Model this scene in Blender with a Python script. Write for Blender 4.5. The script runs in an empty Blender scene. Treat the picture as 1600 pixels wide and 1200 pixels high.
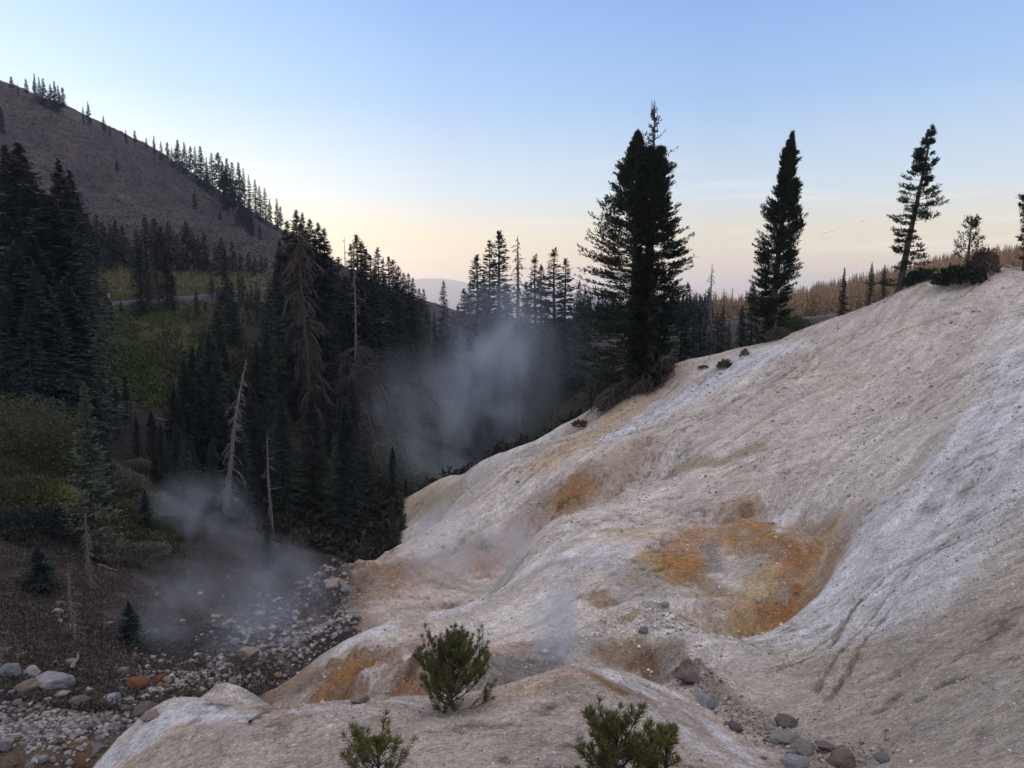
import bpy, math, random
import numpy as np
from mathutils import Vector, Matrix
R = math.radians
sc = bpy.context.scene
# ------------------------------------------------------------------ camera
F = 1150.0; PITCH = R(6.94)
cam_d = bpy.data.cameras.new('camera'); cam = bpy.data.objects.new('camera', cam_d)
sc.collection.objects.link(cam); sc.camera = cam
cam_d.sensor_width = 36; cam_d.lens = 36 * F / 1600
cam_d.clip_start = .1; cam_d.clip_end = 60000
cam.location = (0, 0, 0); cam.rotation_euler = (R(90) - PITCH, 0, 0)
# ------------------------------------------------------------------ sky and sun
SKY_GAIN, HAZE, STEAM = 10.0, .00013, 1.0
SUN_EL, SUN_AZ = 5.0, -50.0            # degrees; azimuth from +Y towards +X
w = bpy.data.worlds.new('World'); sc.world = w; w.use_nodes = True
nt = w.node_tree; bg = nt.nodes['Background']; L = nt.links.new
sky = nt.nodes.new('ShaderNodeTexSky'); sky.sky_type = 'NISHITA'; sky.sun_disc = False
sky.sun_elevation = R(SUN_EL); sky.sun_rotation = R(SUN_AZ); sky.altitude = 2200
sky.air_density = 1.0; sky.dust_density = 0.6; sky.ozone_density = 2.0
tc = nt.nodes.new('ShaderNodeTexCoord'); sx = nt.nodes.new('ShaderNodeSeparateXYZ'); L(tc.outputs['Generated'], sx.inputs[0])
def nd(tree, typ, **kw):
    n = tree.nodes.new(typ)
    for k, v in kw.items(): setattr(n, k, v)
    return n
def ramp(tree, stops, src=None):
    n = tree.nodes.new('ShaderNodeValToRGB'); e = n.color_ramp.elements
    while len(e) < len(stops): e.new(.5)
    for i, (p, c) in enumerate(stops):
        e[i].position = p; e[i].color = (c, c, c, 1) if isinstance(c, (int, float)) else (*c, 1)
    if src is not None: tree.links.new(src, n.inputs[0])
    return n
def mth(tree, op, a, b=None, c=None, clamp=False):
    n = tree.nodes.new('ShaderNodeMath'); n.operation = op; n.use_clamp = clamp
    for i, v in enumerate((a, b, c)):
        if v is None: continue
        if isinstance(v, (int, float)): n.inputs[i].default_value = v
        else: tree.links.new(v, n.inputs[i])
    return n.outputs[0]
def mixc(tree, fac, a, b, mode='MIX'):
    n = tree.nodes.new('ShaderNodeMixRGB'); n.blend_type = mode
    for i, v in enumerate((fac, a, b)):
        if hasattr(v, 'is_output'): tree.links.new(v, n.inputs[i])
        else: n.inputs[i].default_value = v if isinstance(v, (int, float)) else (*v, 1)
    return n.outputs[0]
# colour of the clear dawn air by height above the horizon, glow round the sun's side; zenith and back brightened as added fill light
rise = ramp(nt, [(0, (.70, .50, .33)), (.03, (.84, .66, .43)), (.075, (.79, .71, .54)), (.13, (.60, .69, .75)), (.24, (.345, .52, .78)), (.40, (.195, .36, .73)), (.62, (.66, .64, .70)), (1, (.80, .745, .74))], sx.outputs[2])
dotn = nd(nt, 'ShaderNodeVectorMath', operation='DOT_PRODUCT'); L(tc.outputs['Generated'], dotn.inputs[0])
dotn.inputs[1].default_value = (math.sin(R(SUN_AZ)), math.cos(R(SUN_AZ)), .12)
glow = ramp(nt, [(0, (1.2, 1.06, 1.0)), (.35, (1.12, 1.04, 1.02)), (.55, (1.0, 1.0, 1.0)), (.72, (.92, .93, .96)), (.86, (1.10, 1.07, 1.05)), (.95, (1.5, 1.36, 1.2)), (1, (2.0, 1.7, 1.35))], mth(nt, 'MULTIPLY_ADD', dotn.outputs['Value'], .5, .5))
cl = mixc(nt, 1.0, rise.outputs[0], glow.outputs[0], 'MULTIPLY')
nis = mixc(nt, 1.0, sky.outputs[0], (.06, .06, .06), 'MULTIPLY')
# thin streaks of high cloud low in the sky
mp = nd(nt, 'ShaderNodeMapping'); L(tc.outputs['Generated'], mp.inputs[0]); mp.inputs['Scale'].default_value = (2.2, 2.2, 42)
ns = nd(nt, 'ShaderNodeTexNoise'); L(mp.outputs[0], ns.inputs[0]); ns.inputs['Scale'].default_value = 1.3; ns.inputs['Detail'].default_value = 3
st = ramp(nt, [(.56, 0), (.74, 1)], ns.outputs[0])
lo = ramp(nt, [(0, 0), (.05, 1), (.11, .8), (.2, 0)], sx.outputs[2])
cf = mth(nt, 'MULTIPLY', mth(nt, 'MULTIPLY', st.outputs[0], lo.outputs[0]), .45)
air = mixc(nt, cf, mixc(nt, .06, cl, nis), (1.0, .90, .80))
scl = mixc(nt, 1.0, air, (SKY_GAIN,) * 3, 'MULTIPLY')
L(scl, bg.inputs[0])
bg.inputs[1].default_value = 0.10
sun_d = bpy.data.lights.new('sun', 'SUN'); sun = bpy.data.objects.new('sun', sun_d); sc.collection.objects.link(sun)
sun_d.energy = 5; sun_d.angle = R(.5); sun_d.color = (1.0, .66, .36)
_sd = Vector((math.sin(R(SUN_AZ)) * math.cos(R(SUN_EL)), math.cos(R(SUN_AZ)) * math.cos(R(SUN_EL)), math.sin(R(SUN_EL))))
sun.rotation_euler = (-_sd).to_track_quat('-Z', 'Y').to_euler(); sun.location = _sd * 900
sc.view_settings.view_transform = 'Standard'; sc.view_settings.look = 'None'
sc.view_settings.gamma = 1; sc.view_settings.exposure = 0.35
sc.cycles.volume_step_rate = 4; sc.cycles.volume_max_steps = 64
sc.cycles.max_bounces = 5; sc.cycles.diffuse_bounces = 2; sc.cycles.glossy_bounces = 1; sc.cycles.transmission_bounces = 2
sc.cycles.volume_bounces = 2; sc.cycles.transparent_max_bounces = 8
# ------------------------------------------------------------------ helpers
rng = np.random.RandomState(7); random.seed(7)
def ray(px, py):
    u = (px - 800) / F; v = (600 - py) / F; c, s = math.cos(PITCH), math.sin(PITCH)
    return np.array((u, c + v * s, -s + v * c))
def at(px, py, Y):
    d = ray(px, py); return d * (Y / d[1])
def _h(ix, iy, seed):
    n = (ix.astype(np.int64) * 374761393 + iy.astype(np.int64) * 668265263 + seed * 1442695041) & 0x7fffffff
    n = ((n ^ (n >> 13)) * 1274126177) & 0x7fffffff
    n = ((n ^ (n >> 15)) * 83492791) & 0x7fffffff
    return (n & 0xffffff) / float(0xffffff)
def vnoise(x, y, seed=0):
    x = np.asarray(x, float); y = np.asarray(y, float)
    ix = np.floor(x); iy = np.floor(y); fx = x - ix; fy = y - iy
    fx = fx * fx * fx * (fx * (fx * 6 - 15) + 10); fy = fy * fy * fy * (fy * (fy * 6 - 15) + 10)
    ix = ix.astype(np.int64); iy = iy.astype(np.int64)
    a = _h(ix, iy, seed); b = _h(ix + 1, iy, seed); c = _h(ix, iy + 1, seed); d = _h(ix + 1, iy + 1, seed)
    return (a + (b - a) * fx + (c - a) * fy + (a - b - c + d) * fx * fy) * 2 - 1
def fbm(x, y, octs=4, seed=0, gain=.5):
    s = 0; a = 1; t = 0
    for i in range(octs):
        cs, sn = math.cos(1.1 * i), math.sin(1.1 * i)
        s = s + a * vnoise((x * cs - y * sn) * 2 ** i + 17.3 * i, (x * sn + y * cs) * 2 ** i + 9.1 * i, seed + i); t += a; a *= gain
    return s / t
def sm(a, b, x):
    t = np.clip((x - a) / (b - a), 0, 1); return t * t * (3 - 2 * t)
# ------------------------------------------------------------------ terrain
P3 = [  # (px, py, distance) of surveyed points of the ground
 # foreground knoll
 (400,1200,7.2),(600,1200,6.3),(800,1200,6.0),(1000,1200,6.0),(1150,1200,6.8),(200,1195,8.6),
 (200,1150,9.6),(270,1098,10.8),(410,1110,10.4),(520,1102,9.6),(640,1092,9.2),(700,1108,8.8),
 (830,1062,9.6),(895,1040,10.2),(960,1052,10.6),(1040,1072,10.8),(1110,1098,10.6),(800,1130,7.6),(500,1150,8.0),(950,1120,8.2),
 (310,1092,12),(345,1086,12.5),(385,1092,12.6),(330,1110,11),(360,1108,11.6),
 # gully with boulders, right of the knoll
 (1180,1140,9.6),(1250,1180,8.4),(1120,1070,12),(1330,1195,7.6),(1080,1050,13),
 # right slope
 (1600,1190,5.2),(1480,1190,6.2),(1600,1100,6.8),(1450,1080,9),(1300,1110,10.4),(1200,1085,11.6),
 (1600,1000,9),(1450,1000,11.5),(1330,1000,13.8),(1600,900,12.2),(1600,800,15.6),(1600,700,20.5),(1600,600,28),(1600,500,39),
 (1450,900,15.5),(1350,940,16.8),(1400,850,19.5),(1500,780,20),(1500,650,27),(1500,520,43),
 (1400,750,26),(1400,680,32),(1400,600,40),(1400,520,48),(1300,720,33),(1300,640,41),(1300,560,50),
 (1200,720,36),(1200,640,44),(1200,590,50),(1100,720,40),(1100,640,50),(1100,600,55),(1000,740,41),(1000,680,47),(1000,640,55),
 (930,700,48),(900,680,54),(1020,800,33),(930,790,36.5),
 # bowl
 (1310,830,23.5),(1320,870,21),(1290,920,19.6),(1240,970,18.4),(1150,1000,18.0),(1060,1003,16.7),
 (1150,980,20.2),(1230,930,21.4),(1150,900,24.5),(1080,860,28),(1220,850,26),(1200,795,30.5),(1280,800,27),(1050,940,22.5),(1000,900,25),
 (1250,1030,14.6),(1150,1040,14.8),(1060,1050,16.1),(1000,998,17.3),(1000,1046,16.7),(950,985,19),
 # front lobe
 (405,1092,21.5),(450,1065,22.5),(500,1030,23.8),(560,1002,25),(620,978,26),(700,955,27),(790,915,29),(830,862,32),(880,805,35.5),
 (450,1100,20),(520,1090,18.5),(560,1050,20.3),(650,1080,16.6),(650,1030,20),(700,1010,21.5),(800,960,24.5),(800,1010,20),(900,950,23),(900,880,27),(850,1050,16.2),(930,1030,16.8),(760,1070,15),
 # hollow behind the lobe and second rib
 (560,960,31),(640,935,34),(700,900,37),(750,860,40),(800,820,43),(860,760,45),(560,915,41),(600,878,44),(642,850,46.5),(700,796,50.5),(760,746,55),(830,702,59),(760,790,47),(680,860,42),
 (690,782,62),(650,810,65),(720,745,68),(780,722,65),
 # creek bed and left bank
 (110,1195,18),(30,1195,17.5),(50,1120,21),(200,1110,22.5),(300,1060,26),(250,1040,27.5),(380,1040,29),(480,1000,34),(430,980,36),(500,940,41),(560,900,50),(600,870,58),
 (0,1040,24.5),(100,1010,27),(0,960,28),(150,950,31),(270,980,33),(350,930,38),(400,890,46),(460,860,55),(560,855,64),
 (0,890,32),(150,890,36),(250,880,40),(330,870,44),
 (0,800,38),(100,800,41),(190,810,44),(0,730,43),(100,740,46),(0,655,50),(60,668,50),(110,690,50),(160,720,50),(210,760,51),(262,795,52),
 # valley side with trees
 (90,640,80),(200,640,82),(300,700,80),(380,770,72),(480,800,70),(560,800,74),(620,790,80),(200,560,105),(330,610,100),(430,660,96),(540,700,90),(620,700,100),
 (150,500,135),(250,500,130),(300,540,120),(400,560,120),(500,600,112),(600,610,120),(700,640,118),(760,660,112),(850,640,104),(900,620,98),(950,600,90),
 (640,540,150),(700,560,150),(800,560,150),(900,560,140),(700,505,210),
 (60,486,148),(100,482,150),(210,472,155),(310,466,160),(430,452,172),(400,475,150),(500,480,170),(560,500,170),
 (130,420,195),(220,424,195),(320,428,200),(430,428,205),(500,440,210),(560,450,220),
 # hill
 (60,400,215),(200,380,240),(350,400,235),(450,410,250),(100,330,270),(250,340,290),(380,360,310),(0,300,265),
 (0,210,330),(100,250,345),(200,280,350),(300,330,350),(420,385,330),(500,420,300),
 (0,132,400),(50,152,402),(100,180,405),(150,200,408),(200,222,410),(260,250,412),(330,300,415),(385,332,418),(440,362,420),(480,388,420),(525,410,420),(570,440,400),(620,466,370),(680,492,330),(760,507,300),(850,512,290),(950,512,270),
]
PW = [  # (x, y, z) world points: under the camera, behind the ridges, outside the frame
 (0,-2,-1.55),(0,0,-1.75),(-2,0,-2.0),(2,0,-1.6),(0,3,-2.9),(-3,3,-3.3),(3,3,-2.5),(6,3,-2.0),(-6,4,-4.6),(12,6,-1.2),(5,-2,-1.2),(-5,-2,-2.6),
 (-1.5,12.8,-9.2),(0.6,13.0,-9.0),(2.2,13.2,-8.2),(-3.3,13.5,-10),(-4.6,14.0,-10.4),(-6,13,-10.6),(-7.4,12,-10.4),(3.4,13.4,-7.8),(-0.5,14.5,-9.4),(-8.5,10.5,-9.5),(-9,8,-8),
 (16,14,-1.5),(22,20,0),(30,28,2),(20,10,0),(-12,12,-10.8),(-16,14,-11.0),(-25,20,-11.5),(-30,28,-11.0),(-40,40,-7),
]
def behind(pts, k, drop):
    for (px, py, Y) in pts:
        p = at(px, py, Y); q = p * k; q[2] -= drop; PW.append(tuple(q))
behind([(1600,422,52),(1540,424,54),(1480,436,56),(1420,452,57),(1350,486,59),(1290,506,60),(1200,540,62),(1110,560,63),(1050,572,63)], 1.22, 3.5)
behind([(1000,600,61),(940,625,60),(880,655,61),(820,697,64),(740,726,69),(690,746,72)], 1.18, 6)
behind([(640,776,74)], 1.12, 3)
for q in [(1700,420,50),(1800,430,48)]: P3.append(q)
RIDGE = [(1600,422,50),(1550,419,52),(1480,430,54),(1420,447,55),(1350,482,57),(1290,502,58),(1240,521,60),(1200,536,61),(1140,546,62),(1110,556,62),(1060,563,62),(1000,598,61),(950,618,60),(900,643,61),(850,677,63),(800,706,65),(740,725,67),(690,745,70),(640,775,72)]
P3 += RIDGE
behind([(425,1088,22),(500,1032,24.2),(560,1004,25.5),(620,980,26.5),(700,957,27.5)], 1.16, 1.7)
behind([(560,916,41.5),(600,880,44.5),(642,852,47),(700,798,51),(760,750,55.5)], 1.12, 3.0)
# beyond the near ridge on the right: valley floor rising to the forest slopes
for q in [(1100,520,110),(1250,520,115),(1400,500,110),(1600,470,105),(1000,560,100),(1100,510,180),(1300,510,200),(1500,480,180),(1100,500,300),(1300,500,320),(1600,470,300),
          (1100,512,480),(1200,512,520),(1300,505,520),(1400,485,520),(1500,455,500),(1600,440,480),(1120,500,700),(1250,497,700),(1400,458,720),(1500,424,740),(1600,418,740),(1750,405,740),
          (1120,498,1100),(1240,478,1250),(1300,462,1300),(1400,452,1300),(1500,415,1300),(1600,408,1100),(1750,395,1100),(1650,480,180)]: P3.append(q)
for q in [(1030,520,600),(950,520,600),(800,530,600),(680,515,560),(600,500,600)]: P3.append(q)
# the hill left of the frame, and its far side
for q in [(-380,300,125),(-420,200,120),(-330,120,70),(-200,60,20),(-90,40,-2),(-120,80,4),(-150,130,18),(-500,450,175),(-380,420,140),(-800,300,220),(-700,600,200),
          (-330,520,120),(-230,540,70),(-150,540,25),(-100,560,-10),(-400,800,40),(-250,800,-40),(-100,1000,-120),(200,1000,-60),(-600,1500,-150),(0,2000,-220),(600,2000,-100),(1200,1500,60),(1000,700,90),
          (600,300,40),(300,150,8),(150,90,0),(90,60,2),(200,40,12),(400,100,25),(60,20,6),(-60,10,-6),(-30,5,-7),(-2000,3000,-50),(3000,3000,0),(0,5000,-330),(2000,6000,-250),(-3000,6000,-250)]: PW.append(q)
A0 = 3.0
pts = np.array([at(*q) for q in P3] + [np.array(q, float) for q in PW])
CU = pts[:, 0] / (pts[:, 1] + A0); CS = np.log(pts[:, 1] + A0); CQ = pts[:, 2] / (pts[:, 1] + A0)
def _phi(r2): return .5 * r2 * np.log(r2 + 1e-12)
_n = len(CU)
_K = _phi((CU[:, None] - CU) ** 2 + (CS[:, None] - CS) ** 2) + np.eye(_n) * 4e-5
_Pm = np.c_[np.ones(_n), CU, CS]
_W = np.linalg.solve(np.block([[_K, _Pm], [_Pm.T, np.zeros((3, 3))]]), np.r_[CQ, np.zeros(3)])
# sheet sampled finer near the camera
US = np.r_[np.linspace(-2.6, -.78, 70)[:-1], np.linspace(-.78, .78, 980), np.linspace(.78, 2.6, 70)[1:]]
YS = np.exp(np.r_[np.linspace(math.log(A0 - 2.2), math.log(6.8), 60)[:-1], np.linspace(math.log(6.8), math.log(95), 760)[:-1], np.linspace(math.log(95), math.log(480), 260)[:-1], np.linspace(math.log(480), math.log(9000), 120)]) - A0
GU, GY = np.meshgrid(US, YS)
def base_q(u, s):
    out = np.empty(u.size); uf = u.ravel(); sf = s.ravel()
    for i in range(0, uf.size, 20000):
        a = uf[i:i + 20000, None]; b = sf[i:i + 20000, None]
        out[i:i + 20000] = _phi((a - CU) ** 2 + (b - CS) ** 2) @ _W[:_n] + _W[_n] + _W[_n + 1] * a[:, 0] + _W[_n + 2] * b[:, 0]
    return out.reshape(u.shape)
# evaluate the smooth base on a coarser lattice, then interpolate
_cu = np.linspace(-2.6, 2.6, 420); _cs = np.linspace(math.log(.8), math.log(9003), 420)
_cq = base_q(*np.meshgrid(_cu, _cs))
def bil(grid, fu, fs):
    i = np.clip(np.floor(fu).astype(int), 0, grid.shape[1] - 2); j = np.clip(np.floor(fs).astype(int), 0, grid.shape[0] - 2)
    a = np.clip(fu - i, 0, 1); b = np.clip(fs - j, 0, 1)
    return (grid[j, i] * (1 - a) + grid[j, i + 1] * a) * (1 - b) + (grid[j + 1, i] * (1 - a) + grid[j + 1, i + 1] * a) * b
def base_z(x, y):
    u = x / (y + A0); s = np.log(y + A0)
    return bil(_cq, (u + 2.6) / 5.2 * 419, (s - _cs[0]) / (_cs[-1] - _cs[0]) * 419) * (y + A0)
GX = GU * (GY + A0)
GZ = base_z(GX, GY)
def link_mesh(name, co, faces, mat=None, parent=None, smooth=True, nper=None):
    me = bpy.data.meshes.new(name); co = np.asarray(co, np.float32)
    faces = np.asarray(faces, np.int32); k = faces.shape[1]
    me.vertices.add(len(co)); me.vertices.foreach_set('co', co.ravel())
    me.loops.add(faces.size); me.loops.foreach_set('vertex_index', faces.ravel())
    me.polygons.add(len(faces)); me.polygons.foreach_set('loop_start', np.arange(0, faces.size, k, dtype=np.int32)); me.polygons.foreach_set('loop_total', np.full(len(faces), k, np.int32))
    me.update(calc_edges=True)
    me.polygons.foreach_set('use_smooth', np.full(len(faces), smooth))
    o = bpy.data.objects.new(name, me); sc.collection.objects.link(o)
    if mat: me.materials.append(mat)
    if parent: o.parent = parent
    return o
def grid_faces(nr, nc):
    i = np.arange(nr - 1)[:, None] * nc + np.arange(nc - 1)[None]
    return np.stack([i, i + 1, i + nc + 1, i + nc], -1).reshape(-1, 4)
# surface relief of the ground
def seg_dist2(x, y, path):
    best = np.full(np.shape(x), 1e18)
    for (ax, ay), (bx, by) in zip(path[:-1], path[1:]):
        dx, dy = bx - ax, by - ay; t = np.clip(((x - ax) * dx + (y - ay) * dy) / (dx * dx + dy * dy + 1e-9), 0, 1)
        best = np.minimum(best, (x - ax - t * dx) ** 2 + (y - ay - t * dy) ** 2)
    return np.sqrt(best)
def inside(x, y, poly):
    c = np.zeros(np.shape(x), bool); n = len(poly)
    for i in range(n):
        (ax, ay), (bx, by) = poly[i], poly[(i + 1) % n]
        if ay == by: continue
        k = ((ay > y) != (by > y)) & (x < (bx - ax) * (y - ay) / (by - ay) + ax); c ^= k
    return c
def sdist(x, y, poly):
    d = seg_dist2(x, y, list(poly) + [poly[0]]); return np.where(inside(x, y, poly), d, -d)
ASH = [(-9.5, -3), tuple(at(60,1200,8.5)[:2]), tuple(at(190,1145,10.3)[:2]), tuple(at(330,1062,13.2)[:2]), tuple(at(400,1075,14.2)[:2]), tuple(at(400,1100,19)[:2]), tuple(at(405,1092,21.8)[:2]), tuple(at(500,1032,24.6)[:2]), tuple(at(560,1000,28)[:2]), tuple(at(545,950,34)[:2]),
       tuple(at(552,915,42.5)[:2]), tuple(at(600,870,50)[:2]), tuple(at(632,800,66)[:2]), tuple(at(634,775,75)[:2])]
ASH += [tuple(at(px, py, Y * 1.03)[:2]) for px, py, Y in RIDGE[::-1]] + [(60, 52), (70, 20), (60, -3)]
AV = sdist(GX, GY, ASH)
AM = sm(-.3, .3, AV + 1.5 * fbm(GX * .6, GY * .6, 5, 5, .6) * sm(12, 28, GY) * sm(62, 50, GY) + .5 * fbm(GX * .45, GY * .45, 3, 5) * sm(5, 25, GY))      # 1 on the bare ash slopes
DX, DY = -.75, -.66                                                            # downhill on the ash slope
fa = GX * DY - GY * DX; fd = GX * DX + GY * DY
wr = .8 * fbm(GX * .12, GY * .12, 2, 77)
dz = np.zeros_like(GZ)
near = sm(60, 30, GY)
slope_m = AM * sm(9, 15, GY - .6 * GX * 0)
dz += AM * (.16 * fbm(GX * .22, GY * .22, 3, 11) + .030 * fbm(GX * 1.1, GY * 1.1, 3, 12) * near) * sm(3, 12, GY)
dz += slope_m * (.075 * fbm(fa * .9 + wr * 2, fd * .12, 3, 13) + .045 * fbm(fa * 2.6 + wr * 3, fd * .2, 3, 14) - .05 * np.clip(vnoise(fa * 1.3 + wr * 3, fd * .07, 15), .35, 1))
dz += AM * sm(30, 8, GY) * (.020 * fbm(GX * 2.2, GY * 2.2, 4, 16) + .006 * fbm(GX * 11, GY * 11, 3, 17))
OUT = 1 - AM
def trough(path, r, h):
    P = [tuple(at(*q)[:2]) for q in path]; m = (GY > 15) & (GY < 90); d = seg_dist2(GX[m], GY[m], P); dz[m] -= h * np.exp(-(d / r) ** 2)
trough([(1010,735,43),(940,775,42),(880,815,41),(815,850,41),(745,890,38),(680,935,34),(600,965,31)], 2.4, 2.1)
trough([(870,720,59),(810,745,60),(740,775,60),(690,800,60),(650,830,58)], 2.8, 3.0)
dz += OUT * (.22 * fbm(GX * .5, GY * .5, 4, 21) + .06 * fbm(GX * 2.5, GY * 2.5, 3, 22)) * sm(14, 22, GY)
rid = 1 - np.abs(fbm(GX * .02 + 3, GY * .035, 4, 23)) * 2
hillm = OUT * sm(170, 300, GY)
dz += hillm * (3.0 * fbm(GX * .022, GY * .022, 5, 24) + 1.0 * fbm(GX * .11, GY * .11, 4, 25) + .45 * fbm(GX * .5, GY * .5, 2, 26)) * sm(1500, 500, GY)
dz += OUT * sm(60, 120, GY) * sm(260, 170, GY) * .6 * fbm(GX * .07, GY * .07, 4, 27)
def lump(px, py, Y, r, h, sx_=1.0, jag=0):
    p = at(px, py, Y); d = np.hypot((GX - p[0]) / sx_, GY - p[1]) / r
    return h * np.exp(-d * d * 1.6) * (1 + jag * fbm(GX * 3 / r, GY * 3 / r, 3, int(px)))
def groove(path, r, h):
    P = [tuple(at(*q)[:2]) for q in path]
    m = (GY > min(p[1] for p in P) - 3) & (GY < max(p[1] for p in P) + 3)
    d = np.full(GX.shape, 9.); x = GX[m]; y = GY[m]
    d[m] = seg_dist2(x + .10 * vnoise(x * 3, y * 3, 41) + .05 * vnoise(x * 9, y * 9, 42), y + .10 * vnoise(x * 3, y * 3, 43), P)
    return -h * np.exp(-(d / r) ** 2) + .35 * h * np.exp(-((d - 1.8 * r) / r) ** 2)
GROOVES = [([(1405,880,18.2),(1335,925,17),(1305,985,14.8),(1260,1010,14),(1200,1045,12.9)], .07, .07), ([(1420,905,17),(1390,940,16),(1320,1010,13.5),(1275,1070,11.6)], .05, .05),
           ([(1400,960,14.8),(1355,1000,13.3),(1320,1045,11.8),(1290,1075,11)], .05, .045), ([(1350,915,17.5),(1300,975,15.2),(1230,1000,14.8),(1190,1020,14)], .05, .05), ([(1560,560,34),(1480,600,36),(1430,640,35)], .08, .06),
           ([(1500,485,46),(1400,510,48),(1330,545,49)], .10, .08), ([(1550,440,50),(1500,470,48),(1470,480,49)], .1, .08), ([(1260,560,52),(1180,610,51),(1120,660,47)], .10, .08)]
for g in GROOVES: dz += groove(g[0], g[1], g[2] * 1.7)
trough([(1290,850,24.6),(1272,905,22.6),(1225,955,21.2),(1150,985,20.2)], .9, 1.2)
trough([(1120,800,31.6),(1180,800,31.0),(1240,806,29.4),(1295,822,26.2)], .8, .85)
cru = sm(-.05, .3, fbm(GX * .3 + 8, GY * .3, 3, 91))
dz += AM * sm(70, 40, GY) * sm(4, 9, GY) * cru * (.07 * fbm(GX * 2.4, GY * 2.4, 5, 92, .65))
for q in [(1215,775,31,.9,-.35,1.4,.5),(1170,792,30.5,.8,.35,1,.5),(1265,800,28,1.2,-.30,1.5,.8),(1310,822,24.5,.7,.25,1,.8),(1200,930,22,.8,.22,1,.9),(1060,950,21.5,1.6,.25,1.6,1.5),(1010,970,20,1.3,.3,1.4,1.5),(930,935,21.5,1.2,-.3,1,.6),
          (855,1055,14.8,1.1,-.6,1.3,.3),(1070,1052,13.3,.8,.45,1.3,.8),(560,1065,19,1.6,.35,1.2,1.2),(650,1060,17,1.2,.4,1.3,1.3),(600,1085,17.4,1.0,.35,1.2,1.2),(520,1060,20.5,1.3,.3,1.2,1.2),(480,940,43,3.2,1.0,1.8,1.0),(530,945,40,2.4,1.1,1.6,1.0),(385,1015,32,2.2,.9,1.3,.8),(430,870,50,3,1.0,2,.8)]:
    dz += lump(*q)
jm = sm(.9, 0, np.abs(np.hypot(GX - at(600,1055,19)[0], (GY - 19) * .8) / 4.2 - .0)) * sm(14, 15.5, GY)
dz += jm * .48 * np.abs(fbm(GX * 1.3, GY * 1.3, 4, 31)) 
bow = np.exp(-((GX - at(1170,880,25)[0]) / 3.6) ** 2 - ((GY - 25.5) / 6.0) ** 2); lob = np.exp(-((GX - at(560,1050,20)[0]) / 3.2) ** 2 - ((GY - 20) / 4.0) ** 2)
dz += AM * np.clip(bow + lob, 0, 1) * (.16 * (.5 - np.abs(fbm(GX * 1.3 + 2, GY * 1.0, 5, 93, .6))) - .07 * np.clip(fbm(GX * 3, GY * 3, 3, 94) - .1, 0, 1))
GZ = GZ + dz
GZ = np.where(GZ > 190, 190 + 60 * np.tanh((GZ - 190) / 60), GZ)
# rain rills: lines of steepest descent cut into the ash
_gx, _gy = [], []
def _bz(x, y): return float(base_z(np.array([x]), np.array([y]))[0])
rr0 = np.random.RandomState(17); RILLS = []
for i in range(64):
    px0, py0, Y0 = [(1560, 560, 33), (1450, 640, 31), (1330, 600, 46), (1250, 560, 52), (1420, 880, 17.5), (1540, 850, 15.5), (1150, 640, 49), (1050, 620, 55), (1480, 980, 11.5), (980, 700, 46), (900, 800, 34), (860, 700, 56)][i % 12]
    x, y = at(px0, py0, Y0)[:2] + rr0.normal(0, .075 * Y0, 2); pth = [(x, y)]; n_ = rr0.randint(8, 26); st_ = .022 * Y0; ph = rr0.uniform(0, 6)
    for k in range(n_):
        gx_ = (_bz(x + .4, y) - _bz(x - .4, y)); gy_ = (_bz(x, y + .4) - _bz(x, y - .4)); l_ = math.hypot(gx_, gy_) + 1e-6; a_ = .35 * math.sin(k * .7 + ph) + rr0.normal(0, .15); dx_, dy_ = -gx_ / l_, -gy_ / l_
        x += st_ * (dx_ * math.cos(a_) - dy_ * math.sin(a_)); y += st_ * (dx_ * math.sin(a_) + dy_ * math.cos(a_)); pth.append((x, y))
    RILLS.append((pth, .0026 * Y0 * rr0.uniform(.7, 1.5), rr0.uniform(.3, .75)))
RM_ = np.zeros_like(GZ)
for pth, r_, k_ in RILLS:
    xs_ = [p[0] for p in pth]; ys_ = [p[1] for p in pth]; j0, j1 = np.searchsorted(YS, min(ys_) - .6), np.searchsorted(YS, max(ys_) + .6)
    if j1 - j0 < 3: continue
    X_ = GX[j0:j1]; Y_ = GY[j0:j1]; cm = (X_.max(0) > min(xs_) - .6) & (X_.min(0) < max(xs_) + .6)
    if not cm.any(): continue
    X_ = X_[:, cm]; Y_ = Y_[:, cm]; d_ = seg_dist2(X_ + .06 * vnoise(X_ * 4, Y_ * 4, 44), Y_ + .06 * vnoise(X_ * 4, Y_ * 4, 45), pth)
    sub_ = RM_[j0:j1]; sub_[:, cm] = np.maximum(sub_[:, cm], k_ * np.exp(-(d_ / r_) ** 2)); GZ[j0:j1][:, cm] -= k_ * 1.3 * r_ * np.exp(-(d_ / r_) ** 2) - .4 * k_ * r_ * np.exp(-((d_ - 2 * r_) / r_) ** 2)
def ground_z(x, y):
    x = np.asarray(x, float); y = np.asarray(y, float)
    fu = np.interp(x / (y + A0), US, np.arange(len(US))); fs = np.interp(y, YS, np.arange(len(YS)))
    return bil(GZ, fu, fs)
def ground_mask(p):
    return float(bil(AM, np.interp(p[0] / (p[1] + A0), US, np.arange(len(US))), np.interp(p[1], YS, np.arange(len(YS)))))
def hit(px, py, y0=2.0, y1=4000):
    d = ray(px, py); d = d / d[1]
    ys = np.exp(np.linspace(math.log(y0), math.log(y1), 1600))
    e = d[2] * ys - ground_z(d[0] * ys, ys); k = np.nonzero(e < 0)[0]
    if len(k) == 0: return None
    j = k[0]
    if j == 0: return d * ys[0]
    a = e[j - 1] / (e[j - 1] - e[j]); y = ys[j - 1] + a * (ys[j] - ys[j - 1]); return d * y
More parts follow.
